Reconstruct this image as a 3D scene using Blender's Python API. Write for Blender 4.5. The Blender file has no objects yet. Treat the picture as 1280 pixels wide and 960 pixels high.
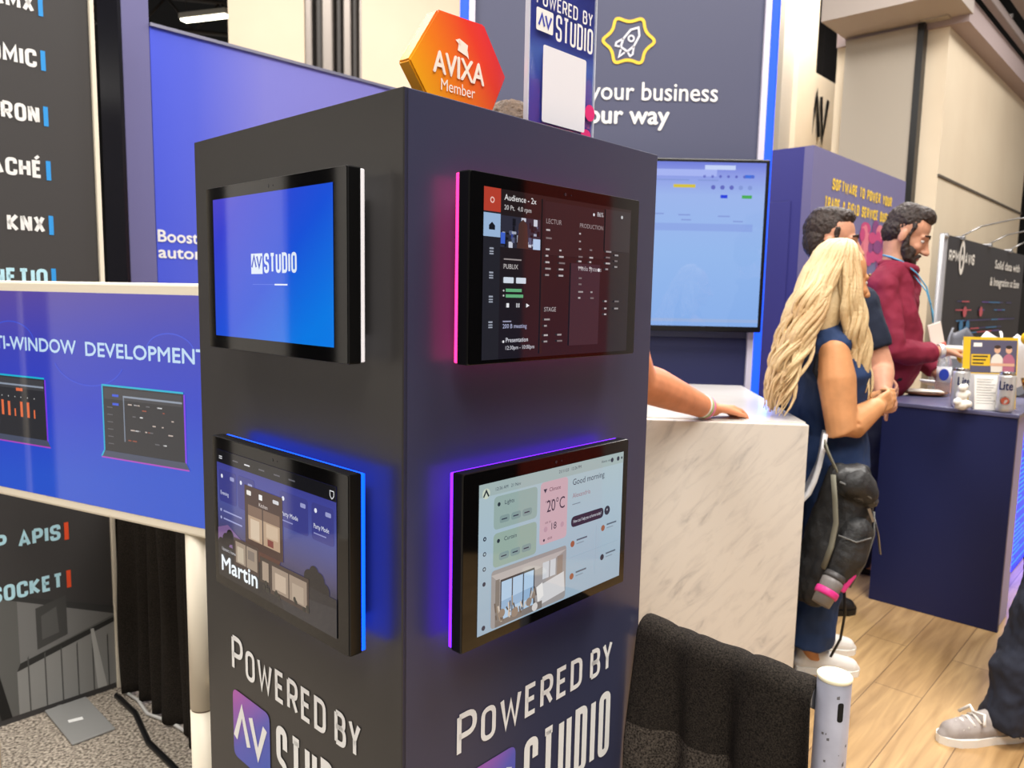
import bpy, bmesh, math, random
from mathutils import Vector, Matrix, noise
random.seed(7)
S = bpy.context.scene
C = S.collection
# ------------------------------------------------------------------ camera
PITCH, ROLL, CAMH = 0.1163, 0.01995, 1.40
cd = bpy.data.cameras.new('camera'); cam = bpy.data.objects.new('camera', cd); C.objects.link(cam)
cd.sensor_width = 36; cd.lens = 36*950/1280; cd.clip_end = 200
cam.matrix_world = Matrix.Translation((0, 0, CAMH)) @ Matrix.Rotation(math.pi/2-PITCH, 4, 'X') @ Matrix.Rotation(ROLL, 4, 'Z')
cd.dof.use_dof = True; cd.dof.focus_distance = 1.05; cd.dof.aperture_fstop = 9.0
S.camera = cam
S.view_settings.view_transform = 'Standard'; S.view_settings.look = 'None'
S.view_settings.gamma = 1; S.view_settings.use_curve_mapping = False
S.view_settings.exposure = 0.0
# ------------------------------------------------------------------ world, hall lights and added fill lights
W = bpy.data.worlds.new('world'); S.world = W; W.use_nodes = True
W.node_tree.nodes['Background'].inputs[0].default_value = (1.0, .95, .88, 1)
W.node_tree.nodes['Background'].inputs[1].default_value = 0.42
def area(name, loc, size, energy, col, rot=(0, 0, 0), sy=None):
    l = bpy.data.lights.new(name, 'AREA'); l.energy = energy; l.color = col
    l.shape = 'RECTANGLE'; l.size = size; l.size_y = sy or size
    o = bpy.data.objects.new(name, l); o.location = loc; o.rotation_euler = rot; C.objects.link(o); return o
WARM = (1.0, .95, .89)
area('hall_and_fill_light', (-3, 1.5, 6.2), 2.5, 380, WARM)
area('hall_and_fill_light', (2.2, 1.2, 6.2), 2.5, 420, WARM)
area('hall_and_fill_light', (-2.5, 6.0, 6.2), 2.5, 290, WARM)
area('hall_and_fill_light', (4.3, 10.6, 6.6), 1.5, 330, WARM)  # added fill without a fixture, brightens the AV wall
area('hall_and_fill_light', (3.5, 6.0, 6.2), 2.5, 480, WARM)
area('hall_and_fill_light', (8.5, 8.5, 6.4), 2.5, 300, WARM)  # unseen fill added to brighten the far right wall
area('hall_and_fill_light', (0, -3.0, 6.2), 3.0, 420, WARM)

# ------------------------------------------------------------------ helpers
def lin(c):
    f = lambda v: v/12.92 if v <= .04045 else ((v+.055)/1.055)**2.4
    return tuple(f(v/255) for v in c)
MATS = {}
def mat(name, col, rough=.5, metal=0., emit=None, es=1., spec=.5, bump=0., bscale=60., noise_mix=None, nscale=8., alpha=1., trans=0., coat=0., ior=1.45):
    """principled material, colours as sRGB 0-255; noise_mix = second colour mixed by noise; bump = fine grain"""
    if name in MATS: return MATS[name]
    m = bpy.data.materials.new(name); m.use_nodes = True; nt = m.node_tree; b = nt.nodes['Principled BSDF']
    b.inputs['Base Color'].default_value = (*lin(col), 1); b.inputs['Roughness'].default_value = rough
    b.inputs['Metallic'].default_value = metal; b.inputs['Specular IOR Level'].default_value = spec; b.inputs['IOR'].default_value = ior
    b.inputs['Transmission Weight'].default_value = trans; b.inputs['Coat Weight'].default_value = coat; b.inputs['Alpha'].default_value = alpha
    if emit: b.inputs['Emission Color'].default_value = (*lin(emit), 1); b.inputs['Emission Strength'].default_value = es
    if noise_mix or bump:
        tc = nt.nodes.new('ShaderNodeTexCoord')
    if noise_mix:
        n = nt.nodes.new('ShaderNodeTexNoise'); n.inputs['Scale'].default_value = nscale; n.inputs['Detail'].default_value = 5
        nt.links.new(tc.outputs['Object'], n.inputs['Vector'])
        r = nt.nodes.new('ShaderNodeValToRGB'); r.color_ramp.elements[0].position = .35; r.color_ramp.elements[1].position = .68
        r.color_ramp.elements[0].color = (*lin(col), 1); r.color_ramp.elements[1].color = (*lin(noise_mix), 1)
        nt.links.new(n.outputs['Fac'], r.inputs['Fac']); nt.links.new(r.outputs['Color'], b.inputs['Base Color'])
    if bump:
        n = nt.nodes.new('ShaderNodeTexNoise'); n.inputs['Scale'].default_value = bscale; n.inputs['Detail'].default_value = 3
        nt.links.new(tc.outputs['Object'], n.inputs['Vector'])
        bp = nt.nodes.new('ShaderNodeBump'); bp.inputs['Strength'].default_value = bump; bp.inputs['Distance'].default_value = .01
        nt.links.new(n.outputs['Fac'], bp.inputs['Height']); nt.links.new(bp.outputs['Normal'], b.inputs['Normal'])
    MATS[name] = m; return m
def scr(col, es=1.0):
    """lit screen pixels behind glossy glass"""
    return mat('screen_%d_%d_%d_%g' % (*col, es), (3, 3, 4), rough=.04, emit=col, es=es, spec=.5, ior=1.46)
def grad(name, cols, axis=2, emit=True, rough=.04, es=1., diag=None):
    """gradient along a generated axis; cols = [(pos, colour)]"""
    m = bpy.data.materials.new(name); m.use_nodes = True; nt = m.node_tree; b = nt.nodes['Principled BSDF']
    tc = nt.nodes.new('ShaderNodeTexCoord'); sep = nt.nodes.new('ShaderNodeSeparateXYZ'); nt.links.new(tc.outputs['Generated'], sep.inputs[0])
    src = sep.outputs[axis]
    if diag:
        mx = nt.nodes.new('ShaderNodeMath'); mx.operation = 'MULTIPLY'; nt.links.new(sep.outputs[0], mx.inputs[0]); mx.inputs[1].default_value = diag[0]
        mz = nt.nodes.new('ShaderNodeMath'); mz.operation = 'MULTIPLY_ADD'; nt.links.new(sep.outputs[2], mz.inputs[0]); mz.inputs[1].default_value = diag[1]
        nt.links.new(mx.outputs[0], mz.inputs[2]); src = mz.outputs[0]
        if len(diag) > 2:
            ma = nt.nodes.new('ShaderNodeMath'); ma.inputs[1].default_value = diag[2]; nt.links.new(src, ma.inputs[0]); src = ma.outputs[0]
    r = nt.nodes.new('ShaderNodeValToRGB'); e = r.color_ramp.elements
    while len(e) < len(cols): e.new(.5)
    for q, (p, c) in zip(e, cols): q.position = p; q.color = (*lin(c), 1)
    nt.links.new(src, r.inputs['Fac'])
    b.inputs['Roughness'].default_value = rough
    if emit:
        b.inputs['Base Color'].default_value = (.001, .001, .001, 1); b.inputs['IOR'].default_value = 1.46
        nt.links.new(r.outputs['Color'], b.inputs['Emission Color']); b.inputs['Emission Strength'].default_value = es
    else: nt.links.new(r.outputs['Color'], b.inputs['Base Color'])
    return m

def empty(name, loc, rz=0., label=None, cat=None, group=None):
    o = bpy.data.objects.new(name, None); C.objects.link(o); o.empty_display_size = .05
    o.location = loc; o.rotation_euler = (0, 0, rz)
    if label: tag(o, label, cat, group)
    return o
def tag(o, label=None, cat=None, group=None, kind=None):
    if label: o['label'] = label
    if cat: o['category'] = cat
    if group: o['group'] = group
    if kind: o['kind'] = kind
    return o
def copy_tree(o, parent=None):
    c = o.copy(); C.objects.link(c)
    if parent: c.parent = parent
    for ch in list(o.children): copy_tree(ch, c)
    return c

def roundpath(pts, closed=False):
    """pts (x, z, r): corner radius r per vertex"""
    out = []; n = len(pts)
    for i, p in enumerate(pts):
        x, z, r = p
        if r <= 0 or (not closed and i in (0, n-1)): out.append((x, z)); continue
        a = Vector(pts[i-1][:2]); b = Vector((x, z)); c = Vector(pts[(i+1) % n][:2])
        la, lc = (a-b).length, (c-b).length
        rr = min(r, la*.5, lc*.5); p0 = b+(a-b)/la*rr; p1 = b+(c-b)/lc*rr
        for k in range(6):
            t = k/5; out.append(tuple((1-t)**2*p0+2*t*(1-t)*b+t*t*p1))
    return out
R_ = .5
GLY = {  # strokes in a unit box: (points, closed); r = 1 marks a rounded corner
 'O': [([(0,0,1),(0,1,1),(1,1,1),(1,0,1)],1)], 'D': [([(0,0,0),(0,1,0),(1,1,1),(1,0,1)],1)],
 'P': [([(0,0,0),(0,1,0)],0),([(0,1,0),(1,1,1),(1,.45,1),(0,.45,0)],0)],
 'R': [([(0,0,0),(0,1,0)],0),([(0,1,0),(1,1,1),(1,.45,1),(0,.45,0)],0),([(.5,.45,0),(1,0,0)],0)],
 'B': [([(0,0,0),(0,1,0)],0),([(0,1,0),(.94,1,1),(.94,.53,1),(0,.53,0)],0),([(0,.53,0),(1,.53,1),(1,0,1),(0,0,0)],0)],
 'E': [([(1,1,0),(0,1,0),(0,0,0),(1,0,0)],0),([(0,.52,0),(.88,.52,0)],0)],
 'F': [([(1,1,0),(0,1,0),(0,0,0)],0),([(0,.52,0),(.85,.52,0)],0)],
 'W': [([(0,1,0),(.24,0,0),(.5,.8,0),(.76,0,0),(1,1,0)],0)], 'Y': [([(0,1,0),(.5,.45,0),(1,1,0)],0),([(.5,.45,0),(.5,0,0)],0)],
 'S': [([(1,.72,0),(1,1,1),(0,1,1),(0,.52,1),(1,.48,1),(1,0,1),(0,0,1),(0,.28,0)],0)],
 'T': [([(0,1,0),(1,1,0)],0),([(.5,1,0),(.5,0,0)],0)], 'U': [([(0,1,0),(0,0,1),(1,0,1),(1,1,0)],0)], 'I': [([(.5,0,0),(.5,1,0)],0)],
 'A': [([(0,0,0),(.5,1,0),(1,0,0)],0),([(.2,.3,0),(.8,.3,0)],0)], 'V': [([(0,1,0),(.5,0,0),(1,1,0)],0)],
 'C': [([(1,.7,0),(1,1,1),(0,1,1),(0,0,1),(1,0,1),(1,.3,0)],0)],
 'G': [([(1,.72,0),(1,1,1),(0,1,1),(0,0,1),(1,0,1),(1,.48,0),(.55,.48,0)],0)],
 'H': [([(0,0,0),(0,1,0)],0),([(1,0,0),(1,1,0)],0),([(0,.5,0),(1,.5,0)],0)],
 'K': [([(0,0,0),(0,1,0)],0),([(1,1,0),(.1,.5,0),(1,0,0)],0)], 'L': [([(0,1,0),(0,0,0),(1,0,0)],0)],
 'M': [([(0,0,0),(0,1,0),(.5,.3,0),(1,1,0),(1,0,0)],0)], 'N': [([(0,0,0),(0,1,0)],0),([(.04,1,0),(.96,0,0)],0),([(1,0,0),(1,1,0)],0)],
 'X': [([(0,0,0),(1,1,0)],0),([(0,1,0),(1,0,0)],0)], '&': [([(1,0,0),(.1,.75,1),(.5,1,1),(.8,.75,1),(0,.3,1),(.3,0,1),(1,.4,0)],0)],
 '-': [([(.1,.5,0),(.9,.5,0)],0)], '>': [([(.1,.8,0),(.9,.5,0),(.1,.2,0)],0)],
}
GW = {'I': .0, 'W': 1.5, 'M': 1.25, ' ': .7, '-': .6, 'A': 1.12, 'V': 1.12, 'É': 1.0, 'E': .88, 'L': .85, 'T': .95}
class MB:
    """collects shapes (several materials allowed) and links them as ONE mesh object"""
    def __init__(s): s.bm = bmesh.new(); s.mats = []
    def mi(s, m):
        if m not in s.mats: s.mats.append(m)
        return s.mats.index(m)
    def face(s, pts, m, smooth=False):
        f = s.bm.faces.new([s.bm.verts.new(p) for p in pts]); f.material_index = s.mi(m); f.smooth = smooth; return f
    def box(s, c, size, m, rot=None, bevel=0.):
        t = bmesh.new(); bmesh.ops.create_cube(t, size=1)
        for v in t.verts: v.co = Vector((v.co.x*size[0], v.co.y*size[1], v.co.z*size[2]))
        if bevel: bmesh.ops.bevel(t, geom=t.edges[:], offset=min(bevel, .45*min(size)), segments=2, affect='EDGES', profile=.5)
        M = Matrix.Translation(c) @ (rot.to_4x4() if rot else Matrix())
        s.merge(t, M, m)
    def merge(s, t, M, m, smooth=False):
        k = s.mi(m); mp = {v: s.bm.verts.new(M @ v.co) for v in t.verts}
        for f in t.faces:
            try: g = s.bm.faces.new([mp[v] for v in f.verts]); g.material_index = k; g.smooth = smooth
            except ValueError: pass
        t.free()
    def tube(s, path, r, m, n=8, closed=False, flat=1., smooth=True, up=None, caps=True):
        """r: number or list; flat squeezes the section along the second axis"""
        P = [Vector(p) for p in path]; N = len(P); R = r if hasattr(r, '__len__') else [r]*N
        k = s.mi(m); rings = []; prev = None
        for i in range(N):
            a = P[i-1] if (i or closed) else P[0]; b = P[(i+1) % N] if (i < N-1 or closed) else P[-1]
            d = (b-a).normalized() if (b-a).length > 1e-9 else Vector((0, 0, 1))
            if prev is None:
                u = Vector(up) if up else (Vector((0, 0, 1)) if abs(d.z) < .9 else Vector((1, 0, 0)))
            else: u = prev
            u = (u-d*u.dot(d)).normalized(); prev = u; v = d.cross(u)
            rings.append([s.bm.verts.new(P[i]+(u*math.cos(q)*flat+v*math.sin(q))*R[i]) for q in [2*math.pi*j/n for j in range(n)]])
        for i in range(N if closed else N-1):
            A, B = rings[i], rings[(i+1) % N]
            for j in range(n):
                f = s.bm.faces.new((A[j], A[(j+1) % n], B[(j+1) % n], B[j])); f.material_index = k; f.smooth = smooth
        if not closed and caps:
            f = s.bm.faces.new(rings[0][::-1]); f.material_index = k; f = s.bm.faces.new(rings[-1]); f.material_index = k
    def lathe(s, prof, m, n=24, c=(0, 0, 0), M=None, smooth=True):
        k = s.mi(m); M = M or Matrix.Translation(c); rings = []
        for r, z in prof: rings.append([s.bm.verts.new(M @ Vector((max(r, 1e-5)*math.cos(2*math.pi*j/n), max(r, 1e-5)*math.sin(2*math.pi*j/n), z))) for j in range(n)])
        for A, B in zip(rings, rings[1:]):
            for j in range(n):
                f = s.bm.faces.new((A[j], A[(j+1) % n], B[(j+1) % n], B[j])); f.material_index = k; f.smooth = smooth
        for q, R in ((0, rings[0][::-1]), (1, rings[-1])):
            f = s.bm.faces.new(R); f.material_index = k
    def ell(s, c, r, m, rot=None, seg=20):
        t = bmesh.new(); bmesh.ops.create_uvsphere(t, u_segments=seg, v_segments=max(6, seg*2//3), radius=1)
        M = Matrix.Translation(c) @ (rot.to_4x4() if rot else Matrix()) @ Matrix.Diagonal((*(r if hasattr(r, '__len__') else (r, r, r)), 1))
        s.merge(t, M, m, True)
    def limb(s, path, R, m, n=14, end=(1, 1), el=None):
        """tapered loft with rounded (1) or flat (0) ends"""
        P = [Vector(p) for p in path]; R = list(R) if hasattr(R, '__len__') else [R]*len(P)
        d0 = (P[0]-P[1]).normalized(); d1 = (P[-1]-P[-2]).normalized()
        pre = [(P[0]+d0*R[0]*math.sin(a), R[0]*math.cos(a)) for a in (1.5, 1.2, .8, .4)] if end[0] else []
        post = [(P[-1]+d1*R[-1]*math.sin(a), R[-1]*math.cos(a)) for a in (.4, .8, 1.2, 1.5)] if end[1] else []
        A = pre+list(zip(P, R))+post
        s.tube([a[0] for a in A], [a[1] for a in A], m, n)
    def prism(s, pts, y0, y1, m):
        """outline in x-z pushed from y0 (front) to y1"""
        k = s.mi(m); a = [s.bm.verts.new((x, y0, z)) for x, z in pts]; b = [s.bm.verts.new((x, y1, z)) for x, z in pts]; n = len(pts)
        fs = [s.bm.faces.new(a), s.bm.faces.new(b[::-1])]+[s.bm.faces.new((a[i], b[i], b[(i+1) % n], a[(i+1) % n])) for i in range(n)]
        for f in fs: f.material_index = k
    # flat marks on a front face (x right, z up, at depth y)
    def flat(s, pts, y, m): s.face([(x, y, z) for x, z in pts], m)
    def rect(s, x0, z0, x1, z1, y, m, r=0.):
        if r: s.flat(roundpath([(x0, z0, r), (x1, z0, r), (x1, z1, r), (x0, z1, r)], True), y, m)
        else: s.flat([(x0, z0), (x1, z0), (x1, z1), (x0, z1)], y, m)
    def disc(s, x, z, r, y, m, rz=None, n=20): s.flat([(x+r*math.cos(2*math.pi*i/n), z+(rz or r)*math.sin(2*math.pi*i/n)) for i in range(n)], y, m)
    def ribbon(s, pts, t, y, m, closed=False):
        P = [Vector(p) for p in pts]; q = [P[0]]
        for p in P[1:]:
            if (p-q[-1]).length > 1e-6: q.append(p)
        if closed and (q[0]-q[-1]).length < 1e-6: q.pop()
        P = q; n = len(P); L = []
        for i in range(n):
            a = P[i-1] if (i or closed) else None; b = P[(i+1) % n] if (i < n-1 or closed) else None
            d1 = (P[i]-a).normalized() if a is not None else None; d2 = (b-P[i]).normalized() if b is not None else None
            if d1 is None: d1 = d2
            if d2 is None: d2 = d1
            n1 = Vector((-d1.y, d1.x)); n2 = Vector((-d2.y, d2.x)); nn = n1+n2
            if nn.length < 1e-4: nn = n1
            nn.normalize(); w = t/2/max(.5, nn.dot(n1)); L.append((P[i]+nn*w, P[i]-nn*w))
        for i in range(n if closed else n-1):
            A, B = L[i], L[(i+1) % n]; s.flat([tuple(A[0]), tuple(A[1]), tuple(B[1]), tuple(B[0])], y, m)
    def caps(s, txt, x, z, h, gw, t, y, m, gap=None, width=None, align='l', tilt=None):
        """condensed stroke capitals: h height, gw letter width, t stroke; width rescales the advance"""
        gap = t*1.0 if gap is None else gap
        adv = []
        for ch in txt:
            b = 'E' if ch == 'É' else ch
            w = t if b == 'I' else gw*GW.get(b, 1.); adv.append(w)
        tot = sum(adv)+gap*(len(txt)-1); k = 1.
        if width: k = (width-gap*(len(txt)-1))/sum(adv); adv = [a*k for a in adv]; tot = width
        if align == 'r': x -= tot
        if align == 'c': x -= tot/2
        for ch, w in zip(txt, adv):
            b = 'E' if ch == 'É' else ch; hh = h[0] if hasattr(h, '__len__') and ch == txt[0] else (h[1] if hasattr(h, '__len__') else h)
            if hasattr(h, '__len__') and ch != txt[0]: pass
            for pts, cl in GLY.get(b, []):
                ww, zz = w-t, hh-t
                q = roundpath([(x+t/2+px*ww, z+t/2+pz*zz, r*min(.45*w, .3*hh)) for px, pz, r in pts], bool(cl))
                s.ribbon(q, t, y, m, bool(cl))
            if ch == 'É': s.ribbon([(x+w*.35, z+hh*1.08), (x+w*.7, z+hh*1.25)], t*.8, y, m)
            x += w+gap
        return x
    def text(s, txt, x, z, size, y, m, width=None, align='l', bold=0., shear=0., sx=1.):
        """built-in typeface; size = cap height"""
        cu = bpy.data.curves.new('t', 'FONT'); cu.body = txt; cu.size = size/.7; cu.shear = shear; cu.resolution_u = 3
        o = bpy.data.objects.new('t', cu); C.objects.link(o); bpy.context.view_layer.update()
        me = bpy.data.meshes.new_from_object(o.evaluated_get(bpy.context.evaluated_depsgraph_get()))
        bpy.data.objects.remove(o); bpy.data.curves.remove(cu)
        if len(me.vertices):
            xs = [v.co.x for v in me.vertices]; x0, x1 = min(xs), max(xs); k = width/(x1-x0) if width else sx; w = (x1-x0)*k
            off = {'l': x, 'r': x-w, 'c': x-w/2}[align]; kk = s.mi(m)
            for dx, dz, kq in (((0, 0, 0),) if not bold else ((-bold, 0, 0), (bold, 0, 1), (0, bold, 2), (0, -bold, 3))):
                vs = [s.bm.verts.new((off+(v.co.x-x0)*k+dx*size, y-.0003*kq*min(1, size*20), z+v.co.y+dz*size)) for v in me.vertices]
                for p in me.polygons:
                    try: f = s.bm.faces.new([vs[i] for i in p.vertices]); f.material_index = kk
                    except ValueError: pass
        bpy.data.meshes.remove(me)
    def build(s, name, parent=None, loc=None, origin=None, M=None, recalc=True):
        if recalc: bmesh.ops.recalc_face_normals(s.bm, faces=s.bm.faces[:])
        if M: s.bm.transform(M)
        if origin: bmesh.ops.translate(s.bm, verts=s.bm.verts[:], vec=-Vector(origin))
        me = bpy.data.meshes.new(name); s.bm.to_mesh(me); s.bm.free()
        for m in s.mats: me.materials.append(m)
        o = bpy.data.objects.new(name, me); C.objects.link(o)
        if parent: o.parent = parent
        if loc: o.location = loc
        return o
    def organic(s, name, parent=None, origin=(0, 0, 0), voxel=.006, smooth=6, wrinkle=0., wscale=14., mats=None):
        """fuses the collected closed shapes into one continuous skin"""
        ms = s.mats[:1]; o = s.build(name, None, recalc=False)
        bb = o.modifiers.new('r', 'REMESH'); bb.mode = 'VOXEL'; bb.voxel_size = voxel
        sm = o.modifiers.new('s', 'SMOOTH'); sm.factor = .5; sm.iterations = smooth
        bpy.context.view_layer.update()
        me = bpy.data.meshes.new_from_object(o.evaluated_get(bpy.context.evaluated_depsgraph_get()))
        old = o.data; o.modifiers.clear(); o.data = me; bpy.data.meshes.remove(old); me.name = name
        me.materials.clear(); me.materials.append(ms[0])
        og = Vector(origin)
        if wrinkle:
            nrm = [v.normal.copy() for v in me.vertices]
            for v, n_ in zip(me.vertices, nrm):
                p = Vector((v.co.x, v.co.y, v.co.z*.8))*wscale
                v.co += n_*(noise.fractal(p, 1., 2., 3)*wrinkle)
        for v in me.vertices: v.co -= og
        me.polygons.foreach_set('use_smooth', [True]*len(me.polygons))
        if parent: o.parent = parent
        return o
def struct(o, label=None, cat=None):
    o['kind'] = 'structure'
    return tag(o, label, cat)

# the show-floor grid: booths and pillar share one pair of axes
YAW = math.radians(47.08)
DR = Vector((math.cos(YAW), math.sin(YAW), 0)); DL = Vector((-math.sin(YAW), math.cos(YAW), 0))
RZ_R = YAW                 # things that face right-forward (x axis along DR)
RZ_L = YAW-math.pi/2       # things that face left-forward (x axis along -DL)
# ------------------------------------------------------------------ materials of the setting
def wood_mat():
    m = bpy.data.materials.new('vinyl planks'); m.use_nodes = True; nt = m.node_tree; b = nt.nodes['Principled BSDF']; N = nt.nodes.new; L = nt.links.new
    tc = N('ShaderNodeTexCoord'); mp = N('ShaderNodeMapping'); mp.inputs['Rotation'].default_value = (0, 0, -YAW); L(tc.outputs['Object'], mp.inputs[0])
    br = N('ShaderNodeTexBrick'); L(mp.outputs[0], br.inputs[0]); br.inputs['Scale'].default_value = 1.; br.offset = .37; br.offset_frequency = 2
    br.inputs['Brick Width'].default_value = 1.1; br.inputs['Row Height'].default_value = .165; br.inputs['Mortar Size'].default_value = .0018
    br.inputs['Color1'].default_value = (*lin((200, 168, 120)), 1); br.inputs['Color2'].default_value = (*lin((168, 134, 90)), 1); br.inputs['Mortar'].default_value = (*lin((120, 92, 62)), 1); br.inputs['Bias'].default_value = -.15
    m2 = N('ShaderNodeMapping'); m2.inputs['Scale'].default_value = (1.2, 14, 1); L(mp.outputs[0], m2.inputs[0])
    no = N('ShaderNodeTexNoise'); no.inputs['Scale'].default_value = 2.2; no.inputs['Detail'].default_value = 8; no.inputs['Distortion'].default_value = .6; L(m2.outputs[0], no.inputs[0])
    cr = N('ShaderNodeValToRGB'); cr.color_ramp.elements[0].position = .3; cr.color_ramp.elements[1].position = .7
    cr.color_ramp.elements[0].color = (.64, .58, .51, 1); cr.color_ramp.elements[1].color = (1.08, 1.06, 1.02, 1); L(no.outputs['Fac'], cr.inputs[0])
    mx = N('ShaderNodeMix'); mx.data_type = 'RGBA'; mx.blend_type = 'MULTIPLY'; mx.inputs[0].default_value = 1; L(br.outputs['Color'], mx.inputs[6]); L(cr.outputs[0], mx.inputs[7])
    L(mx.outputs[2], b.inputs['Base Color']); b.inputs['Roughness'].default_value = .42; return m
def carpet_mat():
    m = bpy.data.materials.new('grey carpet'); m.use_nodes = True; nt = m.node_tree; b = nt.nodes['Principled BSDF']; N = nt.nodes.new; L = nt.links.new
    tc = N('ShaderNodeTexCoord'); no = N('ShaderNodeTexNoise'); no.inputs['Scale'].default_value = 110; no.inputs['Detail'].default_value = 4; L(tc.outputs['Object'], no.inputs[0])
    cr = N('ShaderNodeValToRGB'); cr.color_ramp.elements[0].position = .36; cr.color_ramp.elements[1].position = .64
    cr.color_ramp.elements[0].color = (*lin((98, 90, 82)), 1); cr.color_ramp.elements[1].color = (*lin((202, 190, 174)), 1); L(no.outputs['Fac'], cr.inputs[0])
    L(cr.outputs[0], b.inputs['Base Color']); b.inputs['Roughness'].default_value = .95; b.inputs['Specular IOR Level'].default_value = .1
    bp = N('ShaderNodeBump'); bp.inputs['Strength'].default_value = .8; bp.inputs['Distance'].default_value = .01; L(no.outputs['Fac'], bp.inputs['Height']); L(bp.outputs[0], b.inputs['Normal']); return m
def marble_mat():
    m = bpy.data.materials.new('white marble'); m.use_nodes = True; nt = m.node_tree; b = nt.nodes['Principled BSDF']; N = nt.nodes.new; L = nt.links.new
    tc = N('ShaderNodeTexCoord'); mp = N('ShaderNodeMapping'); mp.inputs['Scale'].default_value = (2.6, 5, 11)
    m0 = N('ShaderNodeMapping'); m0.inputs['Rotation'].default_value = (0, math.radians(50), 0); L(tc.outputs['Object'], m0.inputs[0]); L(m0.outputs[0], mp.inputs[0])
    no = N('ShaderNodeTexNoise'); no.inputs['Scale'].default_value = 2.6; no.inputs['Detail'].default_value = 9; no.inputs['Roughness'].default_value = .62; no.inputs['Distortion'].default_value = .9; L(mp.outputs[0], no.inputs[0])
    cr = N('ShaderNodeValToRGB'); e = cr.color_ramp.elements; e[0].position = .30; e[0].color = (*lin((192, 187, 181)), 1); e[1].position = .52; e[1].color = (*lin((222, 216, 207)), 1)
    q = e.new(.40); q.color = (*lin((212, 206, 198)), 1); L(no.outputs['Fac'], cr.inputs[0])
    L(cr.outputs[0], b.inputs['Base Color']); b.inputs['Roughness'].default_value = .35; return m
WOOD, CARPET, MARBLE = wood_mat(), carpet_mat(), marble_mat()
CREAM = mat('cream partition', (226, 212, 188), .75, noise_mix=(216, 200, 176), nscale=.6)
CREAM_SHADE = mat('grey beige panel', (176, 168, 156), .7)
DARKCEIL = mat('black ceiling', (12, 12, 14), .9)
BLACK = mat('black plastic', (14, 14, 16), .35)
WHITE = mat('white coated metal', (238, 228, 208), .4)
WHITEP = mat('white print', (238, 238, 236), .6)
STEEL = mat('brushed steel', (150, 150, 152), .35, .9)

# ------------------------------------------------------------------ floor, ceiling, hall walls
def slab(name, pts, z0, z1, m):
    b = MB(); n = len(pts); k = b.mi(m)
    A = [b.bm.verts.new((x, y, z0)) for x, y in pts]; B_ = [b.bm.verts.new((x, y, z1)) for x, y in pts]
    b.bm.faces.new(A); b.bm.faces.new(B_)
    for i in range(n): b.bm.faces.new((A[i], A[(i+1) % n], B_[(i+1) % n], B_[i]))
    return struct(b.build(name))
e0 = Vector((.25, 1.285, 0))           # line where the booth's planks meet the aisle carpet
pA, pB = e0-DL*6, e0+DL*14
q = lambda v: (v.x, v.y)
slab('floor', [q(pA), q(pA+DR*22), q(pB+DR*22), q(pB)], -.05, 0, WOOD)
slab('floor_carpet', [q(pB), q(pB-DR*14), q(pA-DR*14), q(pA)], -.05, 0, CARPET)
slab('ceiling', [(-22, -6), (26, -6), (26, 30), (-22, 30)], 7.6, 7.7, DARKCEIL)
def wallbox(name, o, ax, ln, z0, z1, th, m, back=None):
    """wall starting at o, running ln along ax, th thick away from the viewer"""
    b = MB(); rz = math.atan2(ax.y, ax.x); b.box((ln/2, th/2, (z0+z1)/2), (ln, th, z1-z0), m)
    w = struct(b.build(name)); w.location = (o[0], o[1], 0); w.rotation_euler = (0, 0, rz); return w
X = Vector((1, 0, 0))
wallbox('wall_back', (-22, 26), X, 48, 0, 7.6, .2, mat('dark far wall', (30, 28, 28), .9))
# far left hall wall (cream) with a bundle of folded partition tracks
wallbox('wall_left', (-3.29, 9.0), X, .86, 0, 7.6, .3, CREAM)
wallbox('wall_center', (-1.78, 9.0), X, 2.9, 0, 7.6, .3, CREAM)
b = MB(); TR = mat('track grey', (138, 130, 124), .4, .5); TD = mat('track dark', (62, 58, 56), .5)
for i, (x, w, m) in enumerate(((-2.40, .10, TR), (-2.27, .07, TD), (-2.17, .13, TR), (-2.05, .06, TD), (-1.95, .1, TR), (-1.86, .05, TD), (-1.8, .06, TR))):
    b.box((x, 9.12, 3.8), (w, .16+.05*(i % 3), 7.6), m, bevel=.02)
b.box((-2.1, 9.28, 3.8), (.62, .1, 7.6), TD)
struct(b.build('trim_1'))
b = MB(); b.box((-.62, 8.985, 3.8), (.03, .03, 7.6), CREAM_SHADE); struct(b.build('trim_2'))
# the operable-partition corner at the right
K = Vector((5.404, 10, 0))
kd = K
def gridbox(name, o, u0, u1, v0, v1, z0, z1, m, bevel=0.):
    """box on the booth grid: u along DR, v along DL from o"""
    b = MB(); b.box(((u0+u1)/2, (v0+v1)/2, (z0+z1)/2), (u1-u0, v1-v0, z1-z0), m, bevel=bevel)
    w = struct(b.build(name)); w.location = o; w.rotation_euler = (0, 0, YAW); return w
gridbox('wall_right', K, 0, 5.4, 0, 1.38, 0, 4.86, CREAM)
gridbox('trim_3', K, -.02, 5.42, -.02, 0, 3.02, 3.05, mat('shadow gap', (90, 82, 74), .8))
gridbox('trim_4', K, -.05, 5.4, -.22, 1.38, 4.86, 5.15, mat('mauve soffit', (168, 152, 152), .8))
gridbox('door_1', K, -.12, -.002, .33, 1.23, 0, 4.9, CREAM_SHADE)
gridbox('trim_5', K, -.16, -.002, .25, .33, 0, 4.92, BLACK)
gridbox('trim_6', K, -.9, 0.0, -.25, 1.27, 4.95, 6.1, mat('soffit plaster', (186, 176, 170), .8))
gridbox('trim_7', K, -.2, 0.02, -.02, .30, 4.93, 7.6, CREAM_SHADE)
A_ = Vector((5.234, 13, 0))
gridbox('wall_rear', A_, -1.35, 0.9, 0, .2, 0, 4.95, CREAM)
gridbox('wall_side', A_, -1.72, -1.1, -.1, .3, 0, 7.6, CREAM)
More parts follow.
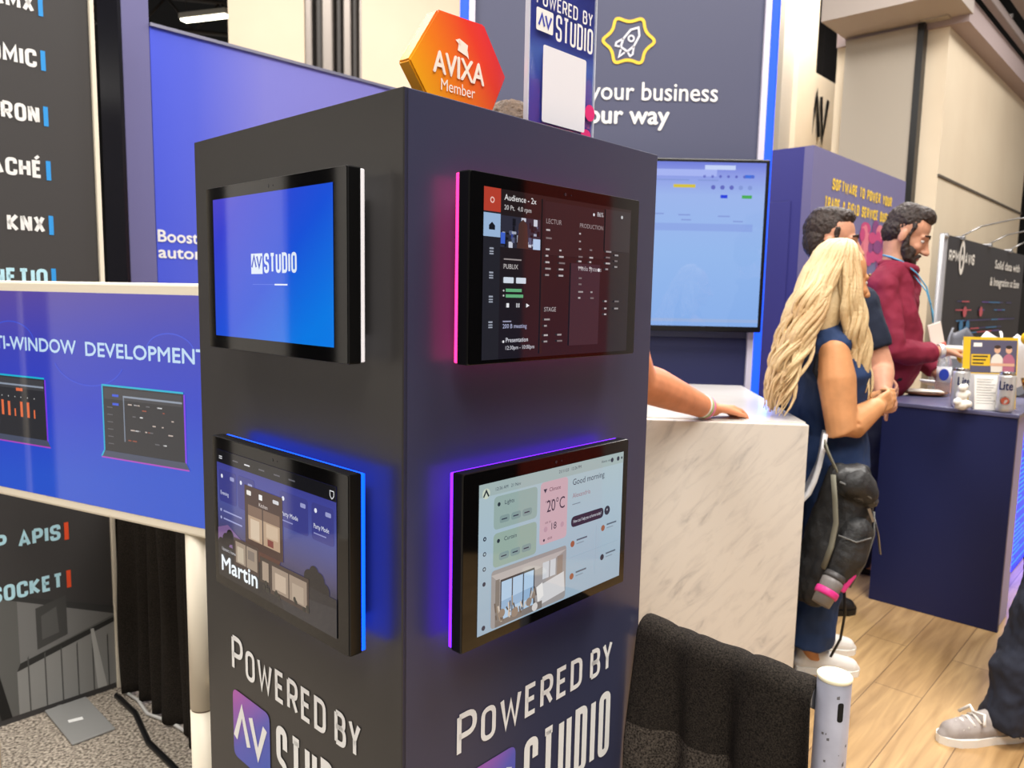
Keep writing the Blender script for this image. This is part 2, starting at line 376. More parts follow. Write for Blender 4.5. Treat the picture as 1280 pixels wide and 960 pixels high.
gridbox('wall_pier', A_, -2.1, -1.72, -.02, .4, 0, 7.6, CREAM_SHADE)
gridbox('wall_far', A_, .9, 8, .6, .8, 0, 7.6, mat('dark far wall', (30, 28, 28), .9))
sg = empty('wall_sign', A_+DR*-.98+DL*-.03+Vector((0, 0, 4.0)), YAW, 'large black AV letters on the tall cream wall panel', 'sign')
b = MB(); DKL = mat('black letters', (25, 25, 25), .5)
for pts in ([(0, 0), (.16, .62), (.32, 0)], [(.33, .62), (.47, 0), (.62, .62)]):
    P = pts
    b.ribbon(P, .115, 0, DKL)
bmesh.ops.solidify(b.bm, geom=b.bm.faces[:], thickness=.02)
b.build('letters', sg)
# roof beams along the right wall
BEAM = mat('beam grey', (150, 138, 136), .5, .3)
for i, (v, z, r) in enumerate(((-.32, 5.22, .05), (-.5, 5.42, .07), (-.75, 5.6, .09), (-1.0, 5.95, .05))):
    b = MB(); b.box((3.2, 0, 0), (8.4, r*2, r*2.4), BEAM, bevel=.015)
    for k in range(8): b.box((-.6+k*1.05, 0, r*1.5), (.05, r*2.3, r*1.2), TD)
    o = b.build('roof_beam'); o.location = K+DL*v+Vector((0, 0, z)); o.rotation_euler = (0, 0, YAW)
    tag(o, ('grey roof beam lying lowest along top of cream right wall', 'grey roof beam second from the cream right wall top', 'thick grey roof beam third from the cream right wall top', 'thin grey roof beam highest above the cream right wall')[i], 'beam', 'roof beams above the right wall')
# the dark roof's trusses and strip lights
for i, (x, y) in enumerate(((-6, 12.5), (-6, 16), (5.2, 17))):
    b = MB(); rz = .25
    for z in (6.5, 7.1): b.tube([(-5, 0, z), (5, 0, z)], .045, TD, 6)
    for k in range(20): b.tube([(-5+k*.5, 0, 6.5 if k % 2 else 7.1), (-4.5+k*.5, 0, 7.1 if k % 2 else 6.5)], .025, TD, 5)
    o = b.build('roof_truss'); o.location = (x, y, 0); o.rotation_euler = (0, 0, rz); struct(o)
TUBE = mat('lit tube', (255, 255, 255), emit=(255, 250, 225), es=6.)
def strip_light(loc, rz, label, ln=1.2):
    t = empty('strip_light', loc, rz, label, 'ceiling light', 'strip lights under the dark roof')
    b = MB(); b.box((0, 0, .06), (ln, .2, .1), mat('lamp housing', (190, 188, 180), .5), bevel=.02); b.tube([(-ln*.4, 0, .11), (-ln*.4, 0, .9)], .008, TD, 6); b.tube([(ln*.4, 0, .11), (ln*.4, 0, .9)], .008, TD, 6); b.build('housing', t)
    b = MB(); b.box((0, 0, 0), (ln*.96, .16, .05), TUBE, bevel=.02); b.build('diffuser', t)
    return t
strip_light((-5.52, 14, 6.13), -.32, 'bright white strip light below dark roof above the blue booth wall', 1.0)

# ------------------------------------------------------------------ booth walls
LAV = mat('lavender booth laminate', (108, 106, 152), .45)
cc = Vector((-1.476, 2.95, 0))
o = empty('booth_post', cc, YAW, 'tall lavender booth post between black banner and blue wall', 'booth post')
b = MB(); b.box((.0515, .09, 1.45), (.101, .18, 2.9), LAV, bevel=.003); b.build('post_core', o)
b = MB(); b.box((-.006, .1, 1.45), (.012, .2, 2.9), mat('glossy panel dark reflection', (22, 22, 30), .25)); b.build('side_panel', o)  # same laminate as the core; its dark reflection is put into the colour
bw = Vector((-1.4057, 3.0253, 0))
o = empty('booth_backdrop', bw, YAW, 'blue fabric booth wall with white words behind the black pillar', 'booth wall')
BLUEW = grad('blue gradient fabric', [(0, (66, 84, 216)), (.06, (76, 90, 210)), (.17, (120, 120, 204)), (.5, (130, 126, 196))], 0, emit=False, rough=.7)  # bluest at the left end, paler lavender to the right
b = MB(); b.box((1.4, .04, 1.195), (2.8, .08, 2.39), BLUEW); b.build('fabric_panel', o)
b = MB(); b.box((1.4, .04, 2.395), (2.8, .1, .012), mat('aluminium trim', (150, 150, 170), .4, .6)); b.build('top_rail', o)
b = MB()
b.text('Boost', .005, 1.583, .046, -.002, WHITEP, width=.16, bold=.03); b.text('automation', .005, 1.52, .046, -.002, WHITEP, width=.36, bold=.03)
b.build('lettering', o)

# centre booth wall: slate board with badge and words, lit edges, monitor
o = empty('booth_sign_wall', (0, 3.95, 0), 0, 'dark slate booth wall with yellow rocket badge and white words', 'booth wall')
SLATE = mat('slate board', (78, 81, 106), .55); NAVYW = mat('navy lower board', (46, 50, 88), .5)
b = MB(); b.box((.5, .08, 2.2), (1.44, .12, 2.0), SLATE, bevel=.004); b.build('upper_board', o)
b = MB(); b.box((.5, .08, .6), (1.44, .12, 1.2), NAVYW, bevel=.004); b.build('lower_board', o)
EDGE = mat('pale edge trim', (214, 210, 226), .4)
b = MB(); b.box((1.234, .06, 1.6), (.03, .12, 3.2), EDGE); b.build('edge_trim', o)
b = MB(); b.box((-.234, .06, 1.6), (.03, .12, 3.2), EDGE); b.build('edge_trim', o)
BLED = mat('blue led strip', (5, 20, 120), emit=(28, 88, 255), es=1.6)
b = MB(); b.box((1.272, .05, 1.6), (.045, .1, 3.2), BLED, bevel=.01); b.build('light_strip', o)
b = MB(); b.box((-.272, .05, 1.6), (.045, .1, 3.2), BLED, bevel=.01); b.build('light_strip', o)
area('led_strip_light', (1.30, 3.885, 1.45), .04, 5, (.08, .18, 1), (math.radians(-90), 0, math.radians(8)), 2.4)
b = MB()
b.text('Grow your business', .53, 2.388, .088, -.004+.02, WHITEP, width=.95, align='c', bold=.012)
b.text('your way', .53, 2.273, .088, .016, WHITEP, width=.47, align='c', bold=.035)
b.build('lettering', o)
YEL = mat('yellow line', (240, 198, 60), .5)
b = MB(); pts = []
for i in range(12):
    a = math.pi*2*i/12; r = .136 if i % 2 == 0 else .092
    pts.append((.548+r*math.cos(a)*1.02, 2.672+r*math.sin(a)*.95, .028))
b.ribbon(roundpath(pts, True), .015, .016, YEL, True)
c0 = Vector((.548, 2.665)); d = Vector((.55, .83)).normalized(); nrm = Vector((-d.y, d.x))
W_ = lambda a, n_: tuple(c0+d*a+nrm*n_)
LT = mat('badge white', (225, 225, 235), .5)
b.ribbon([W_(*p) for p in ((.085, 0), (.055, .026), (.0, .032), (-.04, .02), (-.04, -.02), (0, -.032), (.055, -.026))], .010, .016, LT, True)
b.ribbon([tuple(c0+d*.022+Vector((.014*math.cos(a), .014*math.sin(a)))) for a in [i*math.pi/6 for i in range(12)]], .008, .016, LT, True)
b.ribbon([W_(-.0, .032), W_(-.035, .05), W_(-.05, .045), W_(-.04, .02)], .009, .016, LT); b.ribbon([W_(-.0, -.032), W_(-.035, -.05), W_(-.05, -.045), W_(-.04, -.02)], .009, .016, LT)
b.ribbon([W_(-.05, .012), W_(-.085, 0), W_(-.05, -.012)], .009, .016, LT)
b.build('badge', o)
# monitor on that wall
t = empty('wall_monitor', (.48, 3.95, 1.245), 0, 'large wall monitor showing a pale blue web page behind marble counter', 'monitor')
b = MB(); b.box((.0, -.025, .42), (1.57, .075, .86), BLACK, bevel=.006); b.build('housing', t)
WEB = grad('web page light', [(0, (138, 178, 238)), (.45, (150, 186, 240)), (.8, (158, 184, 240)), (.93, (142, 156, 232)), (1, (112, 126, 220))], 2, es=.95)
b = MB(); b.rect(-.765, .018, .765, .832, -.064, WEB); b.build('display', t)
b = MB(); y = -.0655
def w(px, py):   # page position from the picture of the page: 0..1 right, 0..1 down
    return -.765+px*1.53, .832-py*.814
G1 = scr((96, 104, 190)); G2 = scr((130, 150, 214)); GL = scr((196, 210, 246))
for x0, y0, x1, y1, m in ((.02, .045, .84, .085, scr((164, 178, 240))), (.80, .018, .9, .045, GL), (.0, .37, .965, .415, scr((140, 166, 228))), (0, .955, 1, .975, scr((150, 176, 222)))):
    a, c = w(x0, y0), w(x1, y1); b.rect(a[0], c[1], a[1-1+0] if False else c[0], a[1], y, m)
for x0, yy, ww, m in ((.70, .135, .11, scr((210, 190, 60))), (.855, .195, .035, scr((30, 60, 220))), (.925, .195, .05, scr((70, 170, 80)))):
    a = w(x0, yy); b.rect(a[0], a[1]-.016, a[0]+ww, a[1], y, m)
for k in range(7): a = w(.80+k*.026, .085); b.disc(a[0], a[1], .007, y, G1)
for k in range(5): a = w(.83+k*.03, .15); b.disc(a[0], a[1], .011, y, G1 if k < 3 else G2)
a = w(.93, .083); b.rect(a[0], a[1]-.008, a[0]+.05, a[1]+.008, y, scr((60, 110, 220)), .006)
for x0, yy, ww in ((.62, .105, .2), (.78, .105, .1), (.64, .31, .05), (.72, .315, .06), (.85, .32, .06), (.73, .345, .05), (.9, .35, .05), (.3, .2, .1), (.1, .2, .1), (.1, .3, .07), (.3, .31, .06), (.45, .31, .07), (.6, .56, .05), (.05, .11, .3)):
    a = w(x0, yy); b.rect(a[0], a[1]-.006, a[0]+ww, a[1], y, G2)
b.build('screen_graphics', t)

# purple booth at the back right
B0 = Vector((1.899, 5, 0))
o = empty('purple_booth', B0, YAW, 'tall purple booth box with yellow headline behind the two men', 'booth wall')
PUR = mat('purple graphic', (112, 108, 150), .6); PURD = mat('indigo side', (58, 58, 132), .6)
b = MB(); b.box((.96, .03, 1.195), (1.92, .06, 2.39), PUR); b.build('front_panel', o)
b = MB(); b.box((.031, .56, 1.195), (.06, 1.0, 2.388), PURD); b.build('side_panel', o)
b = MB(); b.box((-.003, .34, 1.1), (.006, .42, 1.9), PURD, bevel=.002); b.box((-.002, .145, 1.1), (.004, .006, 1.9), mat('indigo groove', (38, 38, 96), .6)); b.box((-.002, .2, 2.05), (.004, .12, .006), mat('indigo groove', (38, 38, 96), .6)); b.build('side_door', o)
b = MB(); y = -.003; YT = mat('yellow print', (244, 206, 66), .6)
b.caps('SOFTWARE TO POWER YOUR', .34, 2.15, .078, .05, .0165, y, YT, width=1.25, gap=.01); b.build('headline', o); b = MB(); b.caps('TRADE & FIELD SERVICE BUSINESS', .225, 2.02, .078, .05, .0165, y, YT, width=1.52, gap=.01)
b.build('headline', o)
b = MB()
pk = [mat('magenta print', (190, 66, 120), .6), mat('rose print', (216, 120, 140), .6), mat('plum print', (128, 64, 124), .6)]
for i in range(26):
    a = random.random()*6.28; r = random.random()**.5
    b.disc(1.25+.34*r*math.cos(a), 1.83+.16*r*math.sin(a), .05+.06*random.random(), y+.0002*i-.003, pk[i % 3], .04+.04*random.random(), 12)
b.build('picture', o)

# RPM banner wall with clip-on lamps
B1 = Vector((3.592, 6.5, 0))
o = empty('pop_up_display', B1, YAW, 'dark display wall with white logo and three clip lamps at far right', 'display wall')
b = MB(); b.box((1.9, .03, 1.0), (3.5, .05, 1.98), mat('charcoal print', (44, 42, 48), .6)); b.build('panel', o)
b = MB(); b.box((.14, .02, 1.0), (.028, .06, 2.0), mat('silver edge', (170, 170, 174), .45, .3)); b.build('edge_post', o)
b = MB(); b.tube([(0, 0, 0), (0, 0, 1.98)], .018, mat('silver edge', (196, 196, 198)), 8); b.tube([(0, 0, 1.97), (.14, .0, 1.97)], .02, mat('silver edge', (1, 1, 1)), 8); b.build('support_pole', o)
b = MB(); y = -.001
b.caps('RPM', .26, 1.77, .1, .1, .022, y, WHITEP, gap=.02, width=.34); b.caps('AVIS', .82, 1.77, .1, .1, .022, y, WHITEP, gap=.02, width=.36)
b.ribbon([(.71+.07*math.cos(a), 1.82+.13*math.sin(a)) for a in [i*math.pi/8 for i in range(16)]], .05, y, WHITEP, True); b.disc(.71, 1.82, .03, y-.001, WHITEP); b.build('logo', o); b = MB()
b.text('Solid data with', 3.38, 1.78, .085, y, WHITEP, align='r', width=1.3, bold=.03); b.text('& Integration at Ease', 3.42, 1.6, .085, y, WHITEP, align='r', width=1.5, bold=.03)
b.build('tagline', o)
b = MB(); gl = [mat('print cyan', (52, 120, 176)), mat('print violet', (92, 66, 150)), mat('print coral', (190, 82, 96)), mat('print indigo', (56, 52, 104))]
for i in range(34):
    x = .3+random.random()*2.6; z = 1.12+random.choice((0, .04, .12, .22, .3)); b.rect(x, z, x+.1+.5*random.random(), z+.012, y-.0002*i, gl[(i*7) % 4])
for x, z in ((.95, 1.33), (1.6, 1.33), (1.0, 1.14), (1.1, 1.2), (.85, 1.2)): b.disc(x, z, .07, y-.008, gl[2 if z > 1.3 else 0], .05)
b.build('picture', o)
for i, x in enumerate((.65, 1.75, 2.75)):
    l = empty('clip_lamp', B1+DR*x+Vector((0, 0, 1.98)), YAW, ('leftmost clip lamp arching over the dark display wall', 'middle clip lamp arching over the dark display wall', 'rightmost clip lamp arching over the dark display wall')[i], 'lamp', 'clip lamps on the dark display wall')
    b = MB(); b.box((0, .02, .01), (.06, .09, .04), STEEL, bevel=.01); b.build('clamp', l)
    b = MB(); b.tube([(0, 0, .03), (.12, -.12, .12), (.38, -.35, .2), (.6, -.5, .22)], .007, STEEL, 6); b.build('arm', l)
    b = MB(); b.box((.68, -.56, .21), (.2, .1, .07), STEEL, bevel=.02); b.build('lamp_head', l)
    b = MB(); b.box((.7, -.57, .17), (.14, .08, .02), mat('lamp glow', (255, 255, 255), emit=(255, 255, 250), es=4.)); b.build('bulb', l)
# dark right end of the display and a black drape wall further right
gridbox('wall_drape', B1+DL*.35, 3.9, 9, .2, .3, 0, 1.75, mat('black drape cloth', (16, 16, 18), .9))
# right: booth walls the tablets' glass mirrors; left: unseen walls added for its reflections
RD = mat('rust red booth wall', (182, 66, 50), .5); GY = mat('pale grey booth wall', (196, 190, 180), .6)
def sidewall(name, x, y0, y1, z0, z1, m, th=.1):
    b = MB(); b.box((0, 0, (z0+z1)/2), (th, y1-y0, z1-z0), m); o = struct(b.build(name)); o.location = (x, (y0+y1)/2, 0); return o
sidewall('wall_aisle_right', 3.0, 1.22, 1.66, 0, 2.5, RD); sidewall('wall_aisle_right.001', 3.12, 1.66, 2.6, 0, 2.5, GY); sidewall('wall_aisle_right.002', 3.1, -2.5, 1.22, 0, 2.5, mat('dark booth wall', (24, 24, 30), .6))
sidewall('wall_reflector_left', -3.6, .2, 1.42, 0, 2.6, mat('white reflector wall', (232, 230, 226), .6)); sidewall('wall_reflector_left.001', -3.7, 1.42, 1.70, 0, 2.6, BLACK); sidewall('wall_reflector_left.002', -3.6, 1.70, 2.0, 0, 2.6, mat('white reflector wall', (1, 1, 1)))
sidewall('wall_reflector_left.003', -3.75, 2.0, 6.0, 0, 2.6, mat('dark booth wall', (1, 1, 1))); sidewall('wall_reflector_left.004', -3.75, -4, .2, 0, 2.6, mat('dark booth wall', (1, 1, 1)))
# ------------------------------------------------------------------ the black demo pillar
N0 = Vector((-.1277, .8821, 0)); WP = .5238; HP = 1.63
PB = mat('black pillar laminate', (50, 48, 47), .34, bump=.02, bscale=900); PB_REFL = mat('black pillar laminate blue reflection', (54, 57, 82), .34, bump=.02, bscale=900)  # one black laminate; the right side's bluish reflection is mixed into its colour
pc = N0+DR*WP/2+DL*WP/2
kiosk = empty('display_pillar', pc, YAW, 'tall square black pillar carrying four lit touch tablets', 'display pillar')
h = WP/2; LETTER = mat('white vinyl lettering', (236, 236, 234), .5)
b = MB(); b.box((-h+.004, 0, HP/2), (.008, WP, HP), PB, bevel=.0012); b.build('left_panel', kiosk)
b = MB(); b.box((0, -h+.004, HP/2), (WP-.001, .008, HP), PB_REFL, bevel=.0012); b.build('right_panel', kiosk)
b = MB(); b.box((h-.004, .004, HP/2), (.008, WP-.01, HP), PB, bevel=.0012); b.build('rear_panel', kiosk)
b = MB(); b.box((0.004, h-.004, HP/2), (WP-.02, .008, HP), PB, bevel=.0012); b.build('rear_panel', kiosk)
b = MB(); b.box((0, 0, HP-.006), (WP-.018, WP-.018, .01), PB); b.build('top_panel', kiosk)
ICON = grad('app icon violet to blue', [(0, (60, 92, 190)), (.5, (92, 92, 190)), (1, (178, 92, 178))], emit=False, rough=.45, diag=(-.5, .6, .45))
def av_mark(b, x, z, s, y, m):
    t = s*.10
    b.ribbon([(x+s*.12, z+s*.3), (x+s*.30, z+s*.72), (x+s*.46, z+s*.3)], t, y, m)
    b.ribbon([(x+s*.52, z+s*.72), (x+s*.69, z+s*.3), (x+s*.87, z+s*.72)], t, y, m)
def kiosk_words(kx, name, M):
    b = MB(); y = -.0012
    b.caps('P', kx+.0, .785, .060, .037, .0082, y, LETTER); b.caps('OWERED', kx+.045, .785, .050, .0325, .0075, y, LETTER, width=.226, gap=.0085)
    b.caps('BY', kx+.292, .785, .050, .036, .0075, y, LETTER, width=.060, gap=.006)
    b.caps('STUDIO', kx+.136, .6345, .114, .03, .0125, y, LETTER, width=.216, gap=.0095)
    o = b.build(name, kiosk); o.matrix_local = M
    b = MB(); b.rect(kx, .636, kx+.117, .753, y, ICON, .014); o2 = b.build('app_icon', kiosk); o2.matrix_local = M
    b = MB(); av_mark(b, kx-.008, .636-.008+.004, .128, y-.0006, LETTER); b.build('icon_mark', o2)
M_R = Matrix.Translation((-h, -h, 0))
M_L = Matrix.Rotation(-math.pi/2, 4, 'Z') @ Matrix.Translation((-h, -h, 0))
kiosk_words(.088, 'lettering', M_L); kiosk_words(.0925, 'lettering', M_R)

GLASS = mat('black bezel glass', (4, 4, 5), .05, spec=.5, ior=1.42)
TABB = mat('black tablet shell', (12, 12, 13), .28)
MOUNT = mat('tablet wall mount', (20, 20, 22), .6)
TW, TH, TD_ = .349, .228, .0428
def tablet(face, u0, z0, ring_col, ring_e, label):
    """x right, z up, y into the pillar; origin at the lower left corner on the pillar's face"""
    if face == 'L': o_ = N0+DL*WP-DL*u0; rz = RZ_L
    else: o_ = N0+DR*u0; rz = RZ_R
    t = empty('wall_tablet', Vector((o_.x, o_.y, z0)), rz, label, 'touch tablet', 'touch tablets on the black pillar')
    b = MB(); b.box((TW/2, -TD_+.0095, TH/2), (TW, .019, TH), TABB, bevel=.002); b.build('housing', t)
    b = MB(); b.rect(.001, .001, TW-.001, TH-.001, -TD_-.0004, GLASS, .003)
    b.disc(TW/2, TH-.010, .0022, -TD_-.0008, mat('lens', (40, 42, 50), .1)); b.disc(TW/2+.012, TH-.010, .001, -TD_-.0008, mat('lens', (40, 42, 50), .1)); b.build('front_glass', t)
    RING = mat('light ring %d %d %d' % ring_col, ring_col, .4, emit=ring_col, es=ring_e)
    b = MB(); b.box((TW/2, -TD_+.0225, TH/2), (TW-.003, .006, TH-.003), RING, bevel=.0015); b.build('light_ring', t)
    b = MB(); b.box((TW/2, -.0085, TH/2), (TW*.8, .0165, TH*.72), MOUNT); b.build('wall_bracket', t)
    return t
# the lit picture of each tablet: fx 0..1 to the right, fy 0..1 downwards
class Pane:
    def __init__(s, t, x0, x1, z0, z1, bg):
        s.t, s.x0, s.w, s.z1, s.h = t, x0, x1-x0, z1, z1-z0; s.y = -TD_-.0010; s.k = 0
        b = MB(); b.rect(x0, z0, x1, z1, s.y, bg); s.d = b.build('display', t); s.b = MB()
    def Y(s): s.k += 1; return s.y-.00012-.000012*s.k
    def p(s, fx, fy): return s.x0+fx*s.w, s.z1-fy*s.h
    def rect(s, a, b_, c, d, col, r=0., es=1.):
        x0, z1 = s.p(a, b_); x1, z0 = s.p(c, d); s.b.rect(x0, z0, x1, z1, s.Y(), scr(col, es), r*s.h)
    def poly(s, pts, col): s.b.flat([s.p(*q) for q in pts], s.Y(), scr(col))
    def disc(s, fx, fy, r, col): x, z = s.p(fx, fy); s.b.disc(x, z, r*s.h, s.Y(), scr(col), n=14)
    def line(s, pts, t, col): s.b.ribbon([s.p(*q) for q in pts], t*s.h, s.Y(), scr(col))
    def text(s, txt, fx, fy, size, col, width=None, align='l', bold=0., sx=1.): x, z = s.p(fx, fy); s.b.text(txt, x, z, size*s.h, s.Y(), scr(col), width=width and width*s.w, align=align, bold=bold, sx=sx)
    def caps(s, txt, fx, fy, hh, gw, t, col): x, z = s.p(fx, fy); s.b.caps(txt, x, z, hh*s.h, gw*s.h, t*s.h, s.Y(), scr(col), gap=t*s.h*.6)
    def done(s): s.b.build('screen_graphics', s.d)
# upper left: blue start screen
t = tablet('L', .1275, 1.3155, (226, 222, 224), .55, 'upper left tablet with plain blue start screen and white edge')
P = Pane(t, .0225, .3215, .0185, .2105, grad('blue start screen', [(0, (8, 120, 226)), (.35, (22, 80, 214)), (.75, (52, 62, 205)), (1, (86, 72, 196))], diag=(-.55, .5, .42)))
P.rect(.355, .405, .455, .545, (222, 232, 246), .0)
x, z = P.p(.347, .552); av_mark(P.b, x, z, .034, P.Y(), scr((40, 74, 190)))
P.caps('STUDIO', .468, .54, .135, .066, .022, (222, 232, 246))
P.rect(.365, .615, .66, .619, (90, 120, 225)); P.rect(.555, .612, .66, .622, (232, 238, 250)); P.done()
# lower left: smart home screen with house at dusk
t = tablet('L', .127, .9555, (3, 62, 255), 4.2, 'lower left tablet showing a house at dusk, blue glow around it')
P = Pane(t, .0145, .3245, .0165, .2095, grad('dusk sky', [(0, (26, 26, 30)), (.22, (34, 34, 42)), (.36, (70, 66, 104)), (.62, (74, 82, 150)), (.86, (62, 66, 146)), (1, (58, 58, 128))]))
P.rect(0, 0, 1, .10, (20, 20, 24)); P.line([(.025, .05), (.055, .05)], .008, (210, 210, 215)); P.line([(.025, .065), (.055, .065)], .008, (210, 210, 215))
for i, f in enumerate((.16, .27, .40, .53, .65)): P.rect(f, .048, f+.05, .058, (220, 220, 225) if i == 1 else (96, 96, 104))
P.b.ribbon(roundpath([(P.p(.958, .035)[0], P.p(.958, .035)[1], 0), (P.p(.985, .035)[0], P.p(.985, .035)[1], .001), (P.p(.985, .07)[0], P.p(.985, .07)[1], .004), (P.p(.971, .085)[0], P.p(.971, .085)[1], 0), (P.p(.958, .07)[0], P.p(.958, .07)[1], .002)], True), .0012, P.Y(), scr((220, 220, 225)), True)
for a, c in ((.02, .19), (.205, .36), (.575, .80), (.825, .985)):
    P.rect(a, .15, c, .40, (60, 62, 132), .03); P.disc(a+.03, .20, .016, (225, 228, 240)); P.rect(c-.06, .185, c-.02, .215, (150, 154, 200), .01)
P.text('Evening', .035, .345, .03, (205, 208, 232)); P.text('Party Mode', .59, .32, .032, (225, 228, 240)); P.rect(.59, .35, .68, .358, (140, 144, 196)); P.text('Party Mode', .84, .32, .032, (225, 228, 240), width=.11); P.rect(.84, .35, .93, .358, (140, 144, 196))
for yy in (.47, .53): P.disc(.035, yy, .012, (170, 174, 214)); P.rect(.06, yy-.006, .24, yy+.006, (150, 154, 202))
P.poly([(0, .62), (.1, .57), (.26, .66), (.34, .70), (.34, .76), (0, .76)], (120, 92, 140))
for x, yy, r in ((.08, .70, .06), (.12, .66, .06), (.17, .71, .05), (.03, .74, .05), (.80, .68, .06), (.84, .64, .06), (.88, .67, .06), (.92, .72, .05), (.86, .73, .08), (.80, .75, .05)): P.disc(x, yy, r, (20, 18, 24))
P.rect(0, .74, 1, 1, (32, 31, 36)); P.poly([(.55, .86), (1, .80), (1, 1), (.6, 1)], (44, 43, 48)); P.poly([(0, .9), (.4, .86), (.5, 1), (0, 1)], (26, 26, 30))
P.rect(.27, .20, .60, .66, (62, 38, 34)); P.rect(.30, .34, .575, .60, (176, 148, 122)); P.rect(.30, .34, .575, .42, (118, 92, 76)); P.rect(.425, .33, .435, .60, (60, 42, 38)); P.rect(.47, .54, .52, .59, (120, 50, 46)); P.rect(.32, .44, .40, .59, (204, 184, 160)); P.rect(.46, .43, .56, .53, (196, 172, 146))
P.rect(.29, .235, .33, .27, (230, 225, 220), .01); P.rect(.40, .235, .43, .275, (235, 235, 235), .005); P.rect(.52, .235, .57, .262, (205, 205, 210), .01); P.text('Kitchen', .40, .325, .028, (215, 205, 200))
P.poly([(.36, .66), (.58, .66), (.55, .74), (.38, .74)], (80, 44, 34))
P.rect(.16, .64, .39, .86, (62, 46, 42)); P.rect(.175, .665, .375, .83, (150, 134, 118)); P.rect(.27, .66, .278, .84, (60, 46, 42)); P.rect(.19, .70, .25, .82, (186, 172, 152)); P.rect(.29, .69, .35, .76, (120, 108, 100))
P.rect(.40, .69, .49, .88, (54, 44, 40)); P.rect(.42, .72, .475, .86, (160, 142, 124))
P.rect(.49, .69, .80, .93, (62, 48, 44)); P.rect(.505, .72, .785, .90, (150, 132, 116)); P.rect(.64, .715, .648, .91, (58, 44, 40)); P.rect(.53, .76, .62, .88, (188, 168, 148)); P.rect(.67, .77, .76, .89, (170, 152, 134))
for k in range(14): P.disc(.40+.4*random.random(), .87+.06*random.random(), .018, (40, 40, 36))
P.text('Upstairs, home', .04, .785, .025, (200, 200, 205)); P.text('Martin', .035, .945, .12, (235, 242, 246), width=.34, bold=.035); P.done()
# upper right: dark conference control screen
t = tablet('R', .0628, 1.3155, (255, 50, 130), 2.4, 'upper right tablet with dark control menus and pink glowing edge')
P = Pane(t, .0225, .327, .0055, .2115, grad('dark menu', [(0, (26, 24, 34)), (.5, (30, 24, 30)), (1, (34, 25, 26))]))
P.rect(0, 0, .095, 1, (34, 34, 42)); P.rect(0, .0, .095, .135, (176, 60, 44)); P.rect(0, .145, .095, .28, (150, 178, 212)); P.disc(.047, .07, .018, (235, 190, 180)); P.disc(.047, .07, .011, (176, 60, 44))
P.poly([(.03, .215), (.047, .195), (.064, .215), (.064, .24), (.03, .24)], (20, 24, 34))
for f in (.36, .50, .64, .79): P.rect(.035, f-.018, .058, f-.008, (150, 156, 170)); P.rect(.035, f, .058, f+.008, (150, 156, 170)); P.rect(.035, f+.014, .058, f+.022, (150, 156, 170))
P.text('Audience - 2x', .115, .06, .035, (228, 226, 226)); P.text('20 Pt.  4.0 rpm', .115, .115, .028, (200, 196, 196))
P.rect(.095, .15, .335, .335, (44, 44, 58)); random.seed(3)
for k in range(46):
    a = .095+.22*random.random(); bb = .15+.155*random.random(); g = random.choice(((160, 166, 186), (30, 30, 40), (84, 90, 120), (196, 200, 214), (20, 20, 28), (52, 66, 140))); P.rect(a, bb, min(.335, a+.008+.02*random.random()), min(.335, bb+.01+.035*random.random()), g)
P.poly([(.20, .19), (.225, .16), (.25, .19), (.262, .335), (.19, .335)], (70, 46, 42)); P.rect(.29, .27, .335, .335, (176, 200, 232)); P.rect(.095, .25, .12, .315, (60, 96, 200))
P.rect(.115, .40, .22, .408, (150, 140, 140)); P.text('PUBLIX', .115, .46, .028, (190, 184, 184))
P.rect(.115, .51, .175, .545, (206, 214, 226), .006); P.rect(.19, .51, .25, .545, (206, 214, 226), .006)
P.rect(.13, .578, .225, .597, (98, 168, 120)); P.rect(.13, .612, .235, .631, (98, 168, 120)); P.disc(.117, .59, .006, (200, 200, 200)); P.disc(.117, .62, .006, (200, 200, 200))
P.rect(.135, .665, .15, .69, (230, 230, 235)); P.rect(.195, .665, .20, .69, (230, 230, 235)); P.rect(.207, .665, .212, .69, (230, 230, 235)); P.poly([(.255, .665), (.275, .678), (.255, .691)], (230, 230, 235))
P.rect(.115, .77, .165, .778, (150, 150, 176)); P.text('200 B meeting', .115, .815, .026, (176, 180, 214)); P.text('Presentation', .135, .90, .028, (222, 222, 232)); P.text('12:30pm - 10:00pm', .135, .945, .024, (206, 206, 216)); P.disc(.12, .895, .008, (230, 230, 235))
P.rect(.345, .02, .36, .98, (34, 27, 31)); P.rect(.545, .40, .76, .94, (52, 40, 50)); P.rect(.36, .03, .78, .36, (40, 31, 35)); P.rect(.79, .02, .99, .30, (46, 40, 44))
P.text('LECTUR', .37, .165, .03, (150, 140, 142)); P.text('PRODUCTION', .60, .165, .028, (150, 142, 144)); P.text('STAGE', .37, .715, .028, (176, 170, 172)); P.text('Media Systems', .60, .445, .03, (176, 170, 176)); P.disc(.75, .435, .012, (220, 220, 225))
P.disc(.70, .07, .01, (220, 222, 228)); P.text('86%', .725, .078, .03, (196, 198, 204)); P.disc(.92, .06, .012, (190, 192, 196))
random.seed(11)
for cx, rows in ((.37, (.20, .25, .32, .36, .40, .44, .48)), (.46, (.32, .36, .40, .44, .48)), (.595, (.20, .25, .30, .35, .38, .42)), (.675, (.30, .35, .38, .42)), (.80, (.30, .34, .38, .42)), (.87, (.32, .36, .40)), (.37, (.76, .80, .86, .90)), (.46, (.86, .90)), (.60, (.49, .53, .58, .62)), (.69, (.58, .62)), (.80, (.64, .69, .73)), (.88, (.64, .69))):
    for r in rows: P.rect(cx, r, cx+.012+.03*random.random(), r+.011, random.choice(((150, 146, 148), (112, 106, 108), (178, 174, 176))))
P.done()
